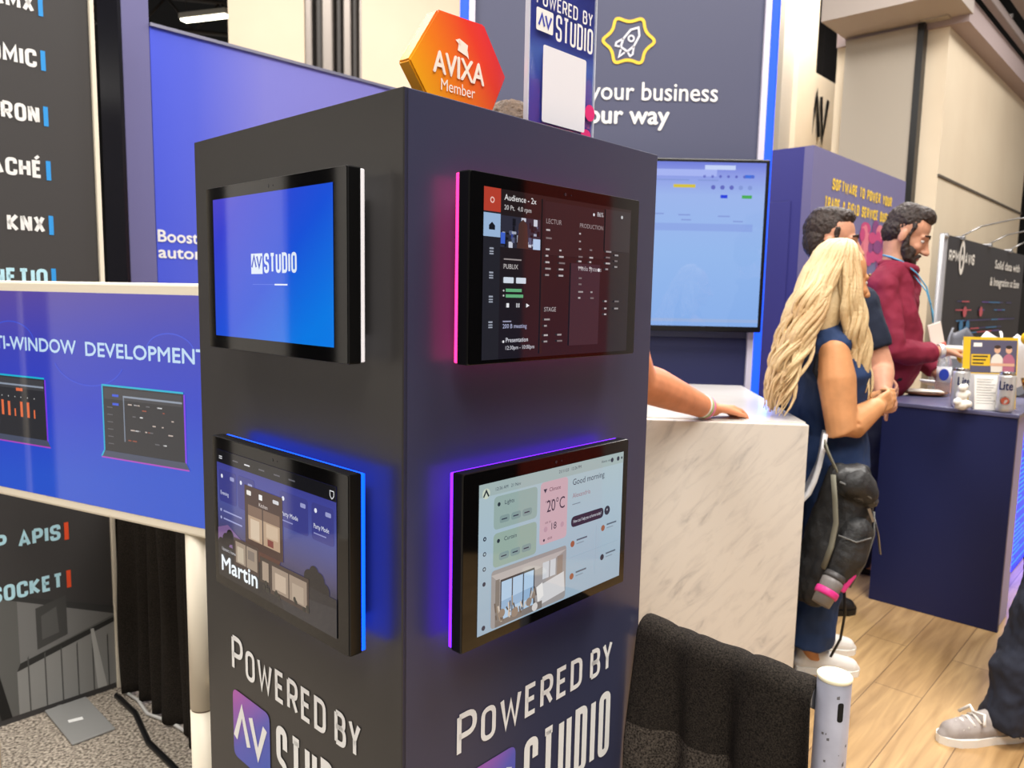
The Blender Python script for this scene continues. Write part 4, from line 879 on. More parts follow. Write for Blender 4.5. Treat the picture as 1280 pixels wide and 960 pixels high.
# tray
t = empty('serving_tray', on(2.045, 3.745), -.6, 'round brown tray with paper napkin on navy counter', 'tray')
b = MB(); b.lathe([(.06, .0), (.085, .004), (.105, .016), (.102, .018), (.082, .008), (.01, .006)], mat('brown wood tray', (112, 70, 46), .5), 28); b.build('dish', t)
b = MB(); b.box((.0, .0, .021), (.16, .10, .006), mat('paper white', (240, 238, 232), .7), rot=Matrix.Rotation(.3, 3, 'Z'), bevel=.002); b.build('napkin', t)
# leaflet stand
BH = on(2.085, 3.30); 
t = empty('leaflet_stand', BH, -.12, 'acrylic leaflet stand with yellow bordered flyer between the cans', 'leaflet stand')
GOLD = mat('flyer yellow', (226, 186, 40), .5); FLY = mat('flyer slate', (88, 86, 108), .5); PAP = mat('paper white', (238, 236, 230), .7)
lean = Matrix.Rotation(-.10, 4, 'X')
b = MB(); b.box((0, .0, .155), (.226, .004, .31), ACR); s0 = b.build('back_sheet', t); s0.data.transform(lean)
b = MB(); b.box((.0, .03, .003), (.226, .1, .004), ACR); b.build('foot', t)
b = MB(); y = -.004
b.rect(-.112, .0, .112, .31, y, GOLD); b.rect(-.082, .155, .108, .298, y-.0006, FLY); b.rect(-.082, .0, .108, .150, y-.0005, mat('flyer grey', (196, 194, 196), .6))
b.rect(-.078, .185, .0, .235, y-.0012, GOLD); b.rect(-.07, .268, -.035, .285, y-.0012, PAP)
for k, zz in enumerate((.222, .207, .192)): b.rect(-.072, zz, -.01-.008*k, zz+.007, y-.0016, mat('flyer ink', (70, 62, 40), .6))
for cx, m, hm in ((.028, mat('tiny white shirt', (226, 218, 206), .6), (60, 44, 38)), (.075, mat('tiny rose shirt', (176, 106, 128), .6), (44, 36, 34))):
    b.flat(roundpath([(cx-.024, .158, 0), (cx-.026, .22, .02), (cx, .245, .02), (cx+.026, .22, .02), (cx+.024, .158, 0)], True), y-.0014, m); b.disc(cx, .256, .013, y-.0016, mat('tiny skin', (214, 170, 142), .6), .016); b.disc(cx, .268, .013, y-.0018, mat('tiny hair %d' % hm[0], hm, .7), .008)
b.rect(.0, .185, .1, .197, y-.002, mat('tiny skin', (1, 1, 1)))
fl = b.build('flyer', t); fl.data.transform(lean)
lf = empty('folded_leaflet', on(2.032, 3.232), -.2, 'white printed leaflet leaning on front of leaflet stand', 'leaflet')
b = MB(); b.box((0, 0, .075), (.092, .002, .150), PAP); b.box((.0, -.006, .075), (.090, .002, .148), PAP, rot=Matrix.Rotation(-.03, 3, 'X')); b.build('sheet', lf).data.transform(Matrix.Rotation(-.16, 4, 'X'))
b = MB()
for k in range(11): b.rect(-.038, .016+k*.0115, .02+.016*((k*7) % 3)/2, .019+k*.0115, -.0085, mat('leaflet ink', (170, 168, 166), .7))
b.build('print', lf).data.transform(Matrix.Rotation(-.16, 4, 'X'))
# white lumpy figurine
FIG = mat('glossy white figurine', (240, 238, 228), .2)
t = empty('figurine', on(1.925, 3.23), 0, 'small glossy white lumpy figurine beside the left beer can', 'figurine')
b = MB(); b.ell((0, 0, .022), (.032, .028, .024), FIG); b.ell((0, 0, .062), (.024, .022, .024), FIG); b.ell((-.006, -.01, .095), (.017, .016, .018), FIG); b.ell((.022, -.004, .07), (.014, .013, .014), FIG); b.ell((-.022, -.01, .035), (.018, .016, .016), FIG); b.ell((.02, -.015, .028), (.018, .016, .016), FIG); b.ell((.014, 0, .10), (.011, .011, .014), FIG)
b.organic('figurine_body', t, (0, 0, 0), .003, 3); 
# yellow foam balls and a gold bowl
YB = mat('yellow foam', (240, 196, 20), .5)
for loc, r, lb in (((2.28, 3.36, ZT+.305), .034, 'yellow foam ball topmost of the pile behind the leaflet stand'), ((2.30, 3.34, ZT+.235), .037, 'yellow foam ball in middle of pile behind leaflet stand'), ((2.32, 3.33, ZT+.163), .037, 'yellow foam ball lowest of the pile behind leaflet stand')):
    b = MB(); b.ell((0, 0, 0), (r, r, r*.95), YB, seg=24); o = b.build('foam_ball'); o.location = loc; tag(o, lb, 'ball', 'yellow foam balls on the navy counter')
t = empty('gold_bowl', on(2.315, 3.335), 0, 'shiny gold bowl holding yellow balls at right of navy counter', 'bowl')
b = MB(); b.lathe([(.025, 0), (.03, .01), (.012, .03), (.015, .05), (.05, .08), (.062, .128), (.058, .128), (.045, .085), (.01, .06)], mat('polished gold', (220, 180, 80), .15, 1.), 28); b.build('bowl_body', t)

# ------------------------------------------------------------------ blue LED front beyond the counter, white bar table and chairs
LD = NV+DR*.70+DL*.105
t = empty('led_counter_front', LD, YAW, 'glowing blue LED counter front right of the navy counter', 'LED panel')
b = MB(); b.box((.6, .05, .48), (1.2, .08, .96), NB, bevel=.004); b.build('backing', t)
b = MB(); b.box((.6, .004, .47), (1.18, .012, .9), mat('led blue face', (4, 10, 60), emit=(14, 30, 255), es=5.)); b.build('led_face', t)
b = MB(); LC = mat('led cyan bars', (4, 30, 80), emit=(40, 150, 255), es=2.)
for k in range(34): b.rect(.01, .03+k*.0255, .08+.5*abs(math.sin(k*1.7)), .036+k*.0255, -.0035, LC)
b.build('light_bars', t)
t = empty('bar_table', (2.92, 4.95, 0), YAW, 'white high bar table behind the man in maroon shirt', 'table')
WT = mat('white table laminate', (222, 220, 216), .4)
b = MB(); b.box((0, 0, 1.09), (.95, .5, .035), WT, bevel=.004); b.build('tabletop', t)
for sx in (-1, 1):
    for sy in (-1, 1): b = MB(); b.box((sx*.44, sy*.22, .536), (.04, .04, 1.072), WT, bevel=.003); b.build('leg', t)
def shell_chair(loc, rz, m, label):
    t = empty('shell_chair', loc, rz, label, 'chair', 'high shell chairs at the bar table')
    b = MB(); rows = []
    for i in range(15):
        a = i/14
        if a < .45: y, z = -.2+a*.8, .76
        else: k = (a-.45)/.55; y, z = .16+.09*k, .76+.40*k
        hw = .22*(1-.55*max(0, (a-.7)/.3)**2)
        rows.append([b.bm.verts.new(((j/4-1)*hw, y-.05*abs(j/4-1)**2*(a > .45), z+.05*abs(j/4-1)**2)) for j in range(9)])
    k = b.mi(m)
    for A, B_ in zip(rows, rows[1:]):
        for j in range(8): f = b.bm.faces.new((A[j], A[j+1], B_[j+1], B_[j])); f.smooth = True
    o = b.build('seat_shell', t); s_ = o.modifiers.new('t', 'SOLIDIFY'); s_.thickness = .015
    for sx in (-1, 1):
        for sy in (-1, 1): b = MB(); b.tube([(sx*.12, sy*.12, .75), (sx*.19, sy*.19, 0)], .013, STEEL, 8); b.build('leg', t)
    return t
SG = mat('grey shell', (110, 112, 122), .4)
shell_chair((3.42, 5.75, 0), -2.6, SHELL, 'white shell chair leftmost before the dark display wall')
shell_chair((3.78, 6.12, 0), .5, SG, 'grey shell chair between the white ones by the display wall')
shell_chair((3.40, 5.28, 0), -2.9, SHELL, 'white shell chair right of the grey one by display wall')
# ------------------------------------------------------------------ people
V = Vector
def skin(name, c): return mat(name, c, .48, spec=.35, noise_mix=tuple(max(0, int(v*.93)) for v in c), nscale=22)
def head_frame(c, F, U=(0, 0, 1)):
    F = V(F).normalized(); U = V(U); U = (U-F*U.dot(F)).normalized(); Rr = F.cross(U)
    M = Matrix(((Rr.x, F.x, U.x, c[0]), (Rr.y, F.y, U.y, c[1]), (Rr.z, F.z, U.z, c[2]), (0, 0, 0, 1))); return M
def hell(b, M, c, r, m, s=1.):
    b.ell(M @ (V(c)*s), [q*s for q in r], m, rot=M.to_3x3())
def hlimb(b, M, pts, r, m, s=1., end=(1, 1)): b.limb([M @ (V(p)*s) for p in pts], [q*s for q in r], m, 10, end)
def add_head(b, M, m, neck, s=1., nose=1.):
    for c, r in (((0, -.012, .035), (.074, .092, .088)), ((0, .020, -.02), (.062, .070, .075)), ((0, .034, -.070), (.048, .050, .044)), ((0, .070, -.099), (.022, .018, .017)),
                 ((-.034, .058, -.032), (.024, .022, .022)), ((.034, .058, -.032), (.024, .022, .022)), ((-.010, .097, -.043), (.010, .011, .009)), ((.010, .097, -.043), (.010, .011, .009)),
                 ((0, .084, -.071), (.023, .011, .0065)), ((0, .082, -.083), (.020, .011, .0075)), ((-.076, -.010, -.014), (.009, .018, .029)), ((.076, -.010, -.014), (.009, .018, .029))):
        hell(b, M, c, r, m, s)
    hlimb(b, M, [(0, .084, .012), (0, .098, -.018), (0, .111*nose, -.040)], [.008, .010, .0125], m, s)
    hlimb(b, M, [(-.046, .066, .016), (-.02, .079, .02), (0, .082, .018), (.02, .079, .02), (.046, .066, .016)], [.008, .011, .010, .011, .008], m, s)
    top = M @ (V((0, -.02, -.045))*s); b.limb([top, (top+V(neck))/2, V(neck)], [.056*s, .054*s, .060*s], m, 16)
def add_eyes(parent, og, M, s=1., brow=(50, 38, 32), lids=True):
    for sx in (-1, 1):
        b = MB(); hell(b, M, (sx*.031, .0665, -.002), (.0135, .0125, .0095), mat('eye white', (226, 222, 216), .2), s); hell(b, M, (sx*.032, .0745, -.003), (.0062, .0058, .0062), mat('eye iris', (48, 34, 28), .1), s); b.build('eye', parent, origin=og)
    for sx in (-1, 1): b = MB(); hlimb(b, M, [(sx*.012, .089, .023), (sx*.030, .087, .029), (sx*.05, .071, .024)], [.0042, .005, .003], mat('brow %d %d %d' % brow, brow, .8), s); b.build('eyebrow', parent, origin=og)
    b = MB(); hell(b, M, (0, .0885, -.0725), (.021, .0085, .0045), mat('lips', (176, 104, 96), .45), s); hell(b, M, (0, .087, -.0815), (.018, .0085, .0055), mat('lips', (1, 1, 1)), s); b.build('lips', parent, origin=og)
def add_hand(b, w, d, n, side, m, curl=(.5, .8, .6), s=1., thumb=None, spread=.06, fc=None):
    """palm and five fingers; d along the palm, n the way the palm faces, side = +1/-1 where the thumb sits along d x n"""
    d = V(d).normalized(); n = V(n); n = (n-d*n.dot(d)).normalized(); a = d.cross(n)*side; w = V(w)
    for k, off in enumerate((.030, .011, -.009, -.027)):
        kn = w+d*(.090-.004*abs(k-1))*s+a*off*s
        b.limb([w+d*.012*s+a*off*.62*s, w+d*.05*s+a*off*.9*s, kn], [.0165*s, .0145*s, .0115*s], m, 10)
        L = (.070, .080, .075, .060)[k]*s; p = kn; ang = 0; pts = [p]; da = (d+a*off*spread*30*.06).normalized(); cv = fc[k] if fc else 1.
        for q, fr in enumerate((.46, .30, .24)):
            ang += curl[q]*cv; dd = da*math.cos(ang)+n*math.sin(ang); p = p+dd*L*fr; pts.append(p)
        b.limb(pts, [.0100*s, .0092*s, .0085*s, .0070*s], m, 10)
    t0 = w+d*.022*s+a*.022*s; td = thumb or (.62, .66, .42); td = (d*td[0]+a*td[1]+n*td[2]).normalized(); t2 = (td*.75+d*.55+n*.25).normalized()
    b.limb([t0, t0+td*.040*s, t0+td*.040*s+t2*.034*s, t0+td*.040*s+t2*.060*s], [.0150*s, .0118*s, .0100*s, .0080*s], m, 10)
    b.limb([w-d*.03*s, w+d*.03*s], [.025*s, .026*s], m, 12)
def torso(b, J, m, infl=0., w=1., low=True, belly=0.):
    Fb = V(J['Fb']).normalized(); Rt = Fb.cross(V((0, 0, 1))).normalized()
    pel, wai, che, nb = (V(J[k]) for k in ('pelvis', 'waist', 'chest', 'neck'))
    sr, sl = V(J['shR']), V(J['shL'])
    for off in (-.075*w, 0, .075*w):
        b.limb([pel+Rt*off, wai+Rt*off*.82+Fb*belly, che+Rt*off*1.1, che*.45+nb*.55+Rt*off*.9], [.100*w+infl, .092*w+infl+belly*.5, .098*w+infl, .070*w+infl], m, 18)
    b.limb([sr, (sr+nb)/2+V((0, 0, .018)), nb-V((0, 0, .01)), (sl+nb)/2+V((0, 0, .018)), sl], [.052*w+infl, .054*w+infl, .058*w+infl*.6, .054*w+infl, .052*w+infl], m, 14)
    for s_ in (sr, sl): b.limb([s_, (s_+che)/2], [.054*w+infl, .085*w+infl], m, 14)
def arm(b, sh, el, wr, m, infl=0., w=1., t1=1., flat=False, r0=.054):
    """t1: fraction of the arm covered (sleeves)"""
    sh, el, wr = V(sh), V(el), V(wr); pts = [sh, sh.lerp(el, .35), sh.lerp(el, .7), el, el.lerp(wr, .25), el.lerp(wr, .6), wr]; R = [r0, .050, .044, .042, .043, .036, .027]
    T = [0, .175, .35, .5, .625, .8, 1.]
    P, Q = [], []
    for i, (p, r, t) in enumerate(zip(pts, R, T)):
        if t <= t1+1e-6: P.append(p); Q.append(r*w+infl)
        else:
            k = (t1-T[i-1])/(t-T[i-1]); P.append(pts[i-1].lerp(p, k)); Q.append((R[i-1]*(1-k)+r*k)*w+infl); break
    b.limb(P, Q, m, 16, (1, 0 if flat else 1))
def leg(b, hip, kn, an, m, infl=0., w=1., flat=False, hem=0.):
    hip, kn, an = V(hip), V(kn), V(an)
    b.limb([hip, hip.lerp(kn, .4), hip.lerp(kn, .85), kn, kn.lerp(an, .3), kn.lerp(an, .7), an], [.092*w+infl, .080*w+infl, .060*w+infl, .056*w+infl, .056*w+infl, .042*w+infl+hem*.6, .036*w+infl+hem], m, 16, (1, 0 if flat else 1))
def shoe(name, parent, og, heel, toe, m, sole, label=None, ln=.28, lace=None, s=1.):
    heel, toe = V((*heel, 0)), V((*toe, 0)); d = (toe-heel).normalized(); a = V((-d.y, d.x, 0)); L = (toe-heel).length
    P = lambda u, v, z: heel+d*u*L+a*v*s+V((0, 0, z*s))
    b = MB(); b.limb([P(.10, 0, .045), P(.3, 0, .045), P(.6, .0, .04), P(.84, .0, .032)], [.036*s, .036*s, .042*s, .036*s], m, 14)
    b.limb([P(.12, 0, .05), P(.16, 0, .085)], [.037*s, .036*s], m, 14); b.limb([P(.22, 0, .08), P(.5, 0, .058)], [.032*s, .034*s], m, 14); b.limb([P(.86, 0, .026), P(.93, 0, .022)], [.032*s, .022*s], m, 12)
    o = b.organic(name, parent, og, .005, 4)
    b = MB(); q = []
    for u, v in ((.0, .018), (.02, .030), (.15, .036), (.4, .036), (.65, .046), (.82, .044), (.95, .028), (1., .008)): q.append((u, v))
    out = [P(u, v, 0) for u, v in q]+[P(u, -v, 0) for u, v in q[::-1]]; k = b.mi(sole)
    A = [b.bm.verts.new(p) for p in out]; B_ = [b.bm.verts.new(p+V((0, 0, .026*s))) for p in out]; n = len(out)
    b.bm.faces.new(A[::-1]); b.bm.faces.new(B_)
    for i in range(n): b.bm.faces.new((A[i], A[(i+1) % n], B_[(i+1) % n], B_[i]))
    b.build('sole', o, origin=og)
    if lace:
        b = MB()
        for u in (.58, .65, .72, .78): b.tube([P(u, -.030, .070-(u-.58)*.10), P(u+.02, 0, .090-(u-.58)*.12), P(u, .030, .070-(u-.58)*.10)], .005, lace, 6)
        b.tube([P(.6, 0, .095), P(.55, .03, .10), P(.6, .05, .075)], .005, lace, 6); b.tube([P(.6, 0, .095), P(.56, -.03, .10), P(.64, -.05, .07)], .005, lace, 6)
        b.build('laces', o, origin=og)
    return o
def tame_hair(parent, og, M, m, s=1., quiff=0.):
    b = MB()
    for c, r in (((0, -.024, .050), (.0765, .088, .082)), ((0, -.050, .005), (.0735, .058, .072)), ((0, .018, .092+quiff*.3), (.060, .052+quiff*.5, .032+quiff)), ((0, -.02, .102), (.06, .07, .034))): hell(b, M, c, r, m, s)
    for sx in (-1, 1): hlimb(b, M, [(sx*.070, .016, .045), (sx*.071, .014, .015), (sx*.069, .016, -.012)], [.009, .007, .005], m, s)
    return b.organic('hair', parent, og, .0035, 4, .0045, 75)
HAIR_D = mat('dark brown hair', (38, 28, 24), .55, bump=.5, bscale=140, noise_mix=(58, 44, 38), nscale=60)

# --- man in maroon shirt behind the navy counter
og = (1.86, 3.92, 0)
p = empty('person', og, 0, 'bearded man in maroon shirt with lanyard looking down, reaching to right', 'person')
SK1 = skin('skin olive', (206, 152, 124))
J = dict(Fb=(.93, -.36, 0), pelvis=(1.86, 3.90, .95), waist=(1.90, 3.88, 1.12), chest=(1.905, 3.875, 1.36), neck=(1.905, 3.85, 1.565), shR=(1.80, 3.735, 1.475), shL=(2.03, 3.98, 1.475),
         elR=(1.815, 3.63, 1.165), wrR=(2.055, 3.665, 1.170), elL=(2.10, 4.06, 1.19), wrL=(2.22, 3.93, 1.03))
hc = (1.948, 3.845, 1.735); HM = head_frame(hc, (.80, -.42, -.42))
b = MB(); add_head(b, HM, SK1, J['neck'], 1.12); torso(b, J, SK1); arm(b, J['shR'], J['elR'], J['wrR'], SK1); arm(b, J['shL'], J['elL'], J['wrL'], SK1)
leg(b, (1.83, 3.82, .93), (1.84, 3.80, .50), (1.82, 3.84, .08), SK1); leg(b, (1.90, 3.99, .93), (1.92, 3.98, .50), (1.91, 4.02, .08), SK1)
add_hand(b, (2.06, 3.666, 1.172), (1, .03, -.05), (.1, -.35, -1), -1, SK1, (.35, .75, .6), thumb=(.75, .45, .5)); add_hand(b, J['wrL'], (.4, -.5, -.7), (-.3, -.5, .2), 1, SK1)
for hx in ((1.82, 3.84), (1.91, 4.02)): b.limb([(*hx, .08), (hx[0]+.05, hx[1]-.02, .05), (hx[0]+.15, hx[1]-.05, .03)], [.035, .034, .025], SK1)
b.organic('body', p, og, .0055, 5)
add_eyes(p, og, HM, 1.12)
tame_hair(p, og, HM, HAIR_D, 1.12, .012)
b = MB()
for c, r in (((0, .034, -.088), (.0535, .055, .042)), ((0, .070, -.108), (.034, .026, .026)), ((-.046, .040, -.062), (.016, .034, .034)), ((.046, .040, -.062), (.016, .034, .034))): hell(b, HM, c, r, HAIR_D, 1.12)
for sx in (-1, 1): hlimb(b, HM, [(sx*.068, .012, -.01), (sx*.062, .020, -.05), (sx*.050, .045, -.085), (sx*.024, .075, -.098)], [.010, .017, .021, .020], HAIR_D, 1.12); hlimb(b, HM, [(0, .0935, -.060), (sx*.018, .089, -.063), (sx*.029, .076, -.078), (sx*.028, .070, -.095)], [.006, .0075, .009, .012], HAIR_D, 1.12)
b.organic('beard', p, og, .0035, 3, .004, 60)
MAR = mat('maroon cotton', (138, 44, 66), .75, bump=.15, bscale=300, noise_mix=(120, 36, 56), nscale=6, spec=.2)
b = MB(); torso(b, J, MAR, .022, belly=.05); arm(b, J['shR'], J['elR'], J['wrR'], MAR, .017, t1=.94, flat=True); arm(b, J['shL'], J['elL'], J['wrL'], MAR, .017, t1=.94, flat=True); so = b.organic('shirt', p, og, .007, 5, .016, 9)
b = MB(); nk = V(J['neck']); nr = [nk+V((.075*math.cos(a)+.018, .075*math.sin(a), .012+.03*(-math.cos(a-.0))*.5)) for a in [i*math.pi/10-.35 for i in range(20)]]; b.tube(nr, .022, MAR, 10, closed=True, flat=1.); b.build('collar', so, origin=og)
TRN = mat('dark navy denim', (30, 34, 52), .8, bump=.2, bscale=300)
b = MB(); leg(b, (1.83, 3.82, .95), (1.84, 3.80, .50), (1.82, 3.84, .05), TRN, .018, flat=True, hem=.02); leg(b, (1.90, 3.99, .95), (1.92, 3.98, .50), (1.91, 4.02, .05), TRN, .018, flat=True, hem=.02); b.limb([(1.82, 3.80, .96), (1.91, 4.01, .96)], [.115, .115], TRN); b.organic('trousers', p, og, .009, 5, .008, 10)
b = MB(); cx, cy = 1.875, 3.90; b.tube([(cx+.145*math.cos(a)*1.0-.0, cy+.20*math.sin(a), 1.035) for a in [i*math.pi/14 for i in range(28)]], .02, BLACK, 8, closed=True, flat=1.); b.build('belt', p, origin=og)
LANY = mat('light blue lanyard', (86, 162, 202), .6)
b = MB(); Ln = [(1.905, 3.775, 1.600), (1.965, 3.752, 1.545), (2.010, 3.738, 1.48), (2.032, 3.728, 1.40), (2.045, 3.722, 1.32)]; b.tube(Ln, .0095, LANY, 8, flat=.35); Ln2 = [(1.935, 3.90, 1.615), (2.0, 3.87, 1.55), (2.045, 3.80, 1.46), (2.052, 3.74, 1.36), (2.047, 3.722, 1.31)]; b.tube(Ln2, .0095, LANY, 8, flat=.35); b.tube([(1.905, 3.775, 1.6), (1.86, 3.81, 1.625), (1.85, 3.86, 1.635), (1.89, 3.91, 1.635), (1.935, 3.90, 1.615)], .0095, LANY, 8, flat=.5); lo = b.build('lanyard', p, origin=og)
b = MB(); rt = Matrix.Rotation(math.radians(12), 3, 'Z') @ Matrix.Rotation(-.30, 3, 'Y'); b.box((2.063, 3.712, 1.245), (.075, .006, .125), mat('badge paper', (236, 226, 218), .5), rot=rt, bevel=.004); b.box((2.078, 3.706, 1.196), (.075, .006, .02), mat('badge red band', (206, 120, 110), .5), rot=rt); b.build('badge', lo, origin=og)
b = MB(); b.lathe([(.034, -.012), (.036, -.01), (.036, .01), (.034, .012)], mat('wristband steel', (216, 216, 220), .3, .4), 20, M=Matrix.Translation((2.062, 3.666, 1.172)) @ Matrix.Rotation(math.pi/2, 4, 'Y')); b.build('wristwatch', p, origin=og)
SHB = mat('black shoe leather', (24, 22, 22), .4)
for a_, c_ in (((1.79, 3.85), (2.05, 3.78)), ((1.88, 4.03), (2.14, 3.96))): shoe('shoe', p, og, a_, c_, SHB, BLACK)
b = MB(); b.ell((0, 0, 0), (.034, .030, .026), YB, seg=24); o = b.build('foam_ball'); o.location = (2.168, 3.64, 1.142); tag(o, 'yellow foam ball held in hand of man in maroon shirt', 'ball', 'yellow foam balls on the navy counter')

# --- man in navy polo shirt
og = (1.38, 3.36, 0)
p = empty('person', og, 0, 'man in dark navy polo shirt standing behind the blonde woman', 'person')
SK2 = skin('skin light', (208, 152, 124))
J = dict(Fb=(.97, .1, 0), pelvis=(1.36, 3.40, .92), waist=(1.37, 3.39, 1.08), chest=(1.37, 3.38, 1.30), neck=(1.365, 3.36, 1.475), shR=(1.455, 3.215, 1.395), shL=(1.39, 3.56, 1.40),
         elR=(1.535, 3.150, 1.135), wrR=(1.500, 3.05, 1.035), elL=(1.52, 3.62, 1.15), wrL=(1.70, 3.56, 1.06))
hc = (1.375, 3.35, 1.655); HM = head_frame(hc, (.93, -.36, -.06))
b = MB(); add_head(b, HM, SK2, J['neck'], 1.12); torso(b, J, SK2); arm(b, J['shR'], J['elR'], J['wrR'], SK2, w=1.12); arm(b, J['shL'], J['elL'], J['wrL'], SK2, w=1.1)
leg(b, (1.36, 3.31, .90), (1.37, 3.30, .48), (1.35, 3.31, .08), SK2); leg(b, (1.37, 3.50, .90), (1.39, 3.50, .48), (1.38, 3.51, .08), SK2)
add_hand(b, J['wrR'], (.05, -.9, -.15), (-.9, .1, -.2), 1, SK2, (.6, .7, .5)); add_hand(b, J['wrL'], (.8, -.4, -.4), (-.2, -.5, -.8), 1, SK2)
for hx in ((1.35, 3.31), (1.38, 3.51)): b.limb([(*hx, .08), (hx[0]+.05, hx[1], .05), (hx[0]+.15, hx[1], .03)], [.035, .034, .025], SK2)
b.organic('body', p, og, .0055, 5)
add_eyes(p, og, HM, 1.12); tame_hair(p, og, HM, HAIR_D, 1.12, .006)
POLO = mat('navy pique', (36, 42, 58), .8, bump=.15, bscale=400, spec=.2)
b = MB(); torso(b, J, POLO, .020); arm(b, J['shR'], J['elR'], J['wrR'], POLO, .020, t1=.36, flat=True, w=1.1); arm(b, J['shL'], J['elL'], J['wrL'], POLO, .020, t1=.36, flat=True, w=1.1); so = b.organic('polo_shirt', p, og, .007, 5, .010, 9)
b = MB(); nk = V(J['neck']); b.tube([nk+V((.078*math.cos(a)+.008, .078*math.sin(a), .015-.012*math.cos(a))) for a in [i*math.pi/10 for i in range(20)]], .018, POLO, 10, closed=True); b.build('collar', so, origin=og)
b = MB(); b.ell((1.488, 3.118, 1.265), (.012, .004, .010), WHITEP); b.ell((1.498, 3.119, 1.258), (.008, .004, .006), WHITEP); b.build('sleeve_emblem', so, origin=og)
b = MB(); leg(b, (1.36, 3.31, .92), (1.37, 3.30, .48), (1.35, 3.31, .05), TRN, .018, flat=True, hem=.02); leg(b, (1.37, 3.50, .92), (1.39, 3.50, .48), (1.38, 3.51, .05), TRN, .018, flat=True, hem=.02); b.limb([(1.36, 3.30, .92), (1.37, 3.50, .92)], [.115, .115], TRN); b.organic('trousers', p, og, .009, 5, .008, 10)
for a_, c_ in (((1.31, 3.31), (1.58, 3.31)), ((1.34, 3.51), (1.61, 3.52))): shoe('shoe', p, og, a_, c_, SHB, BLACK)

# --- blonde woman in navy jumpsuit
og = (1.19, 2.80, 0)
p = empty('person', og, 0, 'woman with long wavy blonde hair in sleeveless navy jumpsuit, hands clasped', 'person')
SK3 = skin('skin warm', (212, 152, 104))
J = dict(Fb=(.95, .3, 0), pelvis=(1.19, 2.82, .80), waist=(1.175, 2.81, .97), chest=(1.160, 2.80, 1.15), neck=(1.155, 2.775, 1.315), shR=(1.125, 2.660, 1.228), shL=(1.165, 2.935, 1.235),
         elR=(1.150, 2.610, .955), wrR=(1.285, 2.665, 1.030), elL=(1.26, 2.97, .96), wrL=(1.385, 2.845, 1.045))
hc = (1.180, 2.765, 1.478); HM = head_frame(hc, (.97, .22, -.10)); s_ = 1.02
b = MB(); add_head(b, HM, SK3, J['neck'], s_); torso(b, J, SK3, -.008, .88); arm(b, J['shR'], J['elR'], J['wrR'], SK3, w=1.3, r0=.040); arm(b, J['shL'], J['elL'], J['wrL'], SK3, w=.95)
leg(b, (1.18, 2.74, .80), (1.175, 2.73, .43), (1.145, 2.755, .08), SK3, w=.92); leg(b, (1.20, 2.90, .80), (1.21, 2.90, .43), (1.20, 2.93, .08), SK3, w=.92)
add_hand(b, J['wrR'], (.80, .42, .32), (-.42, .9, .0), -1, SK3, (.5, .8, .6), .92, thumb=(.8, .4, .5)); add_hand(b, J['wrL'], (.15, -.95, .12), (-1, -.1, .1), 1, SK3, (.5, .8, .6), .92)
for hx in ((1.145, 2.755), (1.20, 2.93)): b.limb([(*hx, .08), (hx[0]+.05, hx[1], .045), (hx[0]+.14, hx[1]-.01, .028)], [.033, .03, .022], SK3)
b.organic('body', p, og, .005, 5)
add_eyes(p, og, HM, s_, (120, 90, 60))
JS = mat('navy jumpsuit cloth', (46, 66, 106), .7, bump=.15, bscale=260, noise_mix=(40, 57, 92), nscale=5, spec=.2)
b = MB(); Fb = V(J['Fb']).normalized(); Rt = Fb.cross(V((0, 0, 1)))
pel, wai, che, nb = (V(J[k]) for k in ('pelvis', 'waist', 'chest', 'neck'))
for off in (-.066, 0, .066): b.limb([pel+Rt*off, wai+Rt*off*.85, che+Rt*off*1.05, che*.4+nb*.6+Rt*off*.95], [.110, .098, .104, .062], JS, 18)
b.limb([V(J['shR']).lerp(nb, .17)+V((0, 0, .008)), V(J['shR']).lerp(nb, .28)+V((-.01, 0, .008)), V(J['shR']).lerp(nb, .6)+V((0, 0, .008)), nb-V((0, 0, .03)), V(J['shL']).lerp(nb, .6)+V((0, 0, .008)), V(J['shL']).lerp(nb, .28)], [.060, .060, .058, .06, .055, .050], JS)
for k in ('shR', 'shL'): b.limb([V(J[k]).lerp(nb, .30)+V((-.03, 0, -.01)), V(J[k]).lerp(che, .5)+V((-.02, 0, -.02)), V(J[k]).lerp(che, .8)+V((0, 0, -.05))], [.048, .070, .085], JS)
leg(b, (1.18, 2.745, .82), (1.17, 2.735, .43), (1.135, 2.755, .12), JS, .030, flat=True, hem=.030); leg(b, (1.20, 2.895, .82), (1.21, 2.90, .43), (1.20, 2.93, .12), JS, .030, flat=True, hem=.030)
b.limb([(1.18, 2.74, .82), (1.20, 2.90, .82)], [.118, .118], JS)
so = b.organic('jumpsuit', p, og, .006, 5, .010, 10)
b = MB(); 
b.tube([V(J['shR']).lerp(nb, .22)+V((.05, -.005, -.02)), V(J['shR'])+V((.062, .01, -.09)), V(J['shR'])+V((.03, -.0, -.15)), V(J['shR'])+V((-.03, -.01, -.14)), V(J['shR'])+V((-.062, .0, -.07)), V(J['shR']).lerp(nb, .22)+V((-.05, -.005, -.01))], .009, mat('black armhole trim', (14, 16, 24), .8), 8, flat=.6); b.build('armhole_trim', so, origin=og)
b = MB(); b.box((1.215, 2.665, .79), (.015, .004, .02), STEEL, bevel=.001); b.tube([(1.20, 2.672, .82), (1.203, 2.672, .86)], .003, STEEL, 6); b.build('pocket_zip', so, origin=og)
SHW = mat('white canvas', (224, 220, 214), .7); SOLW = mat('white rubber sole', (236, 234, 228), .5)
for a_, c_ in (((1.10, 2.765), (1.335, 2.735)), ((1.165, 2.945), (1.40, 2.91))): shoe('shoe', p, og, a_, c_, SHW, SOLW, s=.92)
b = MB()
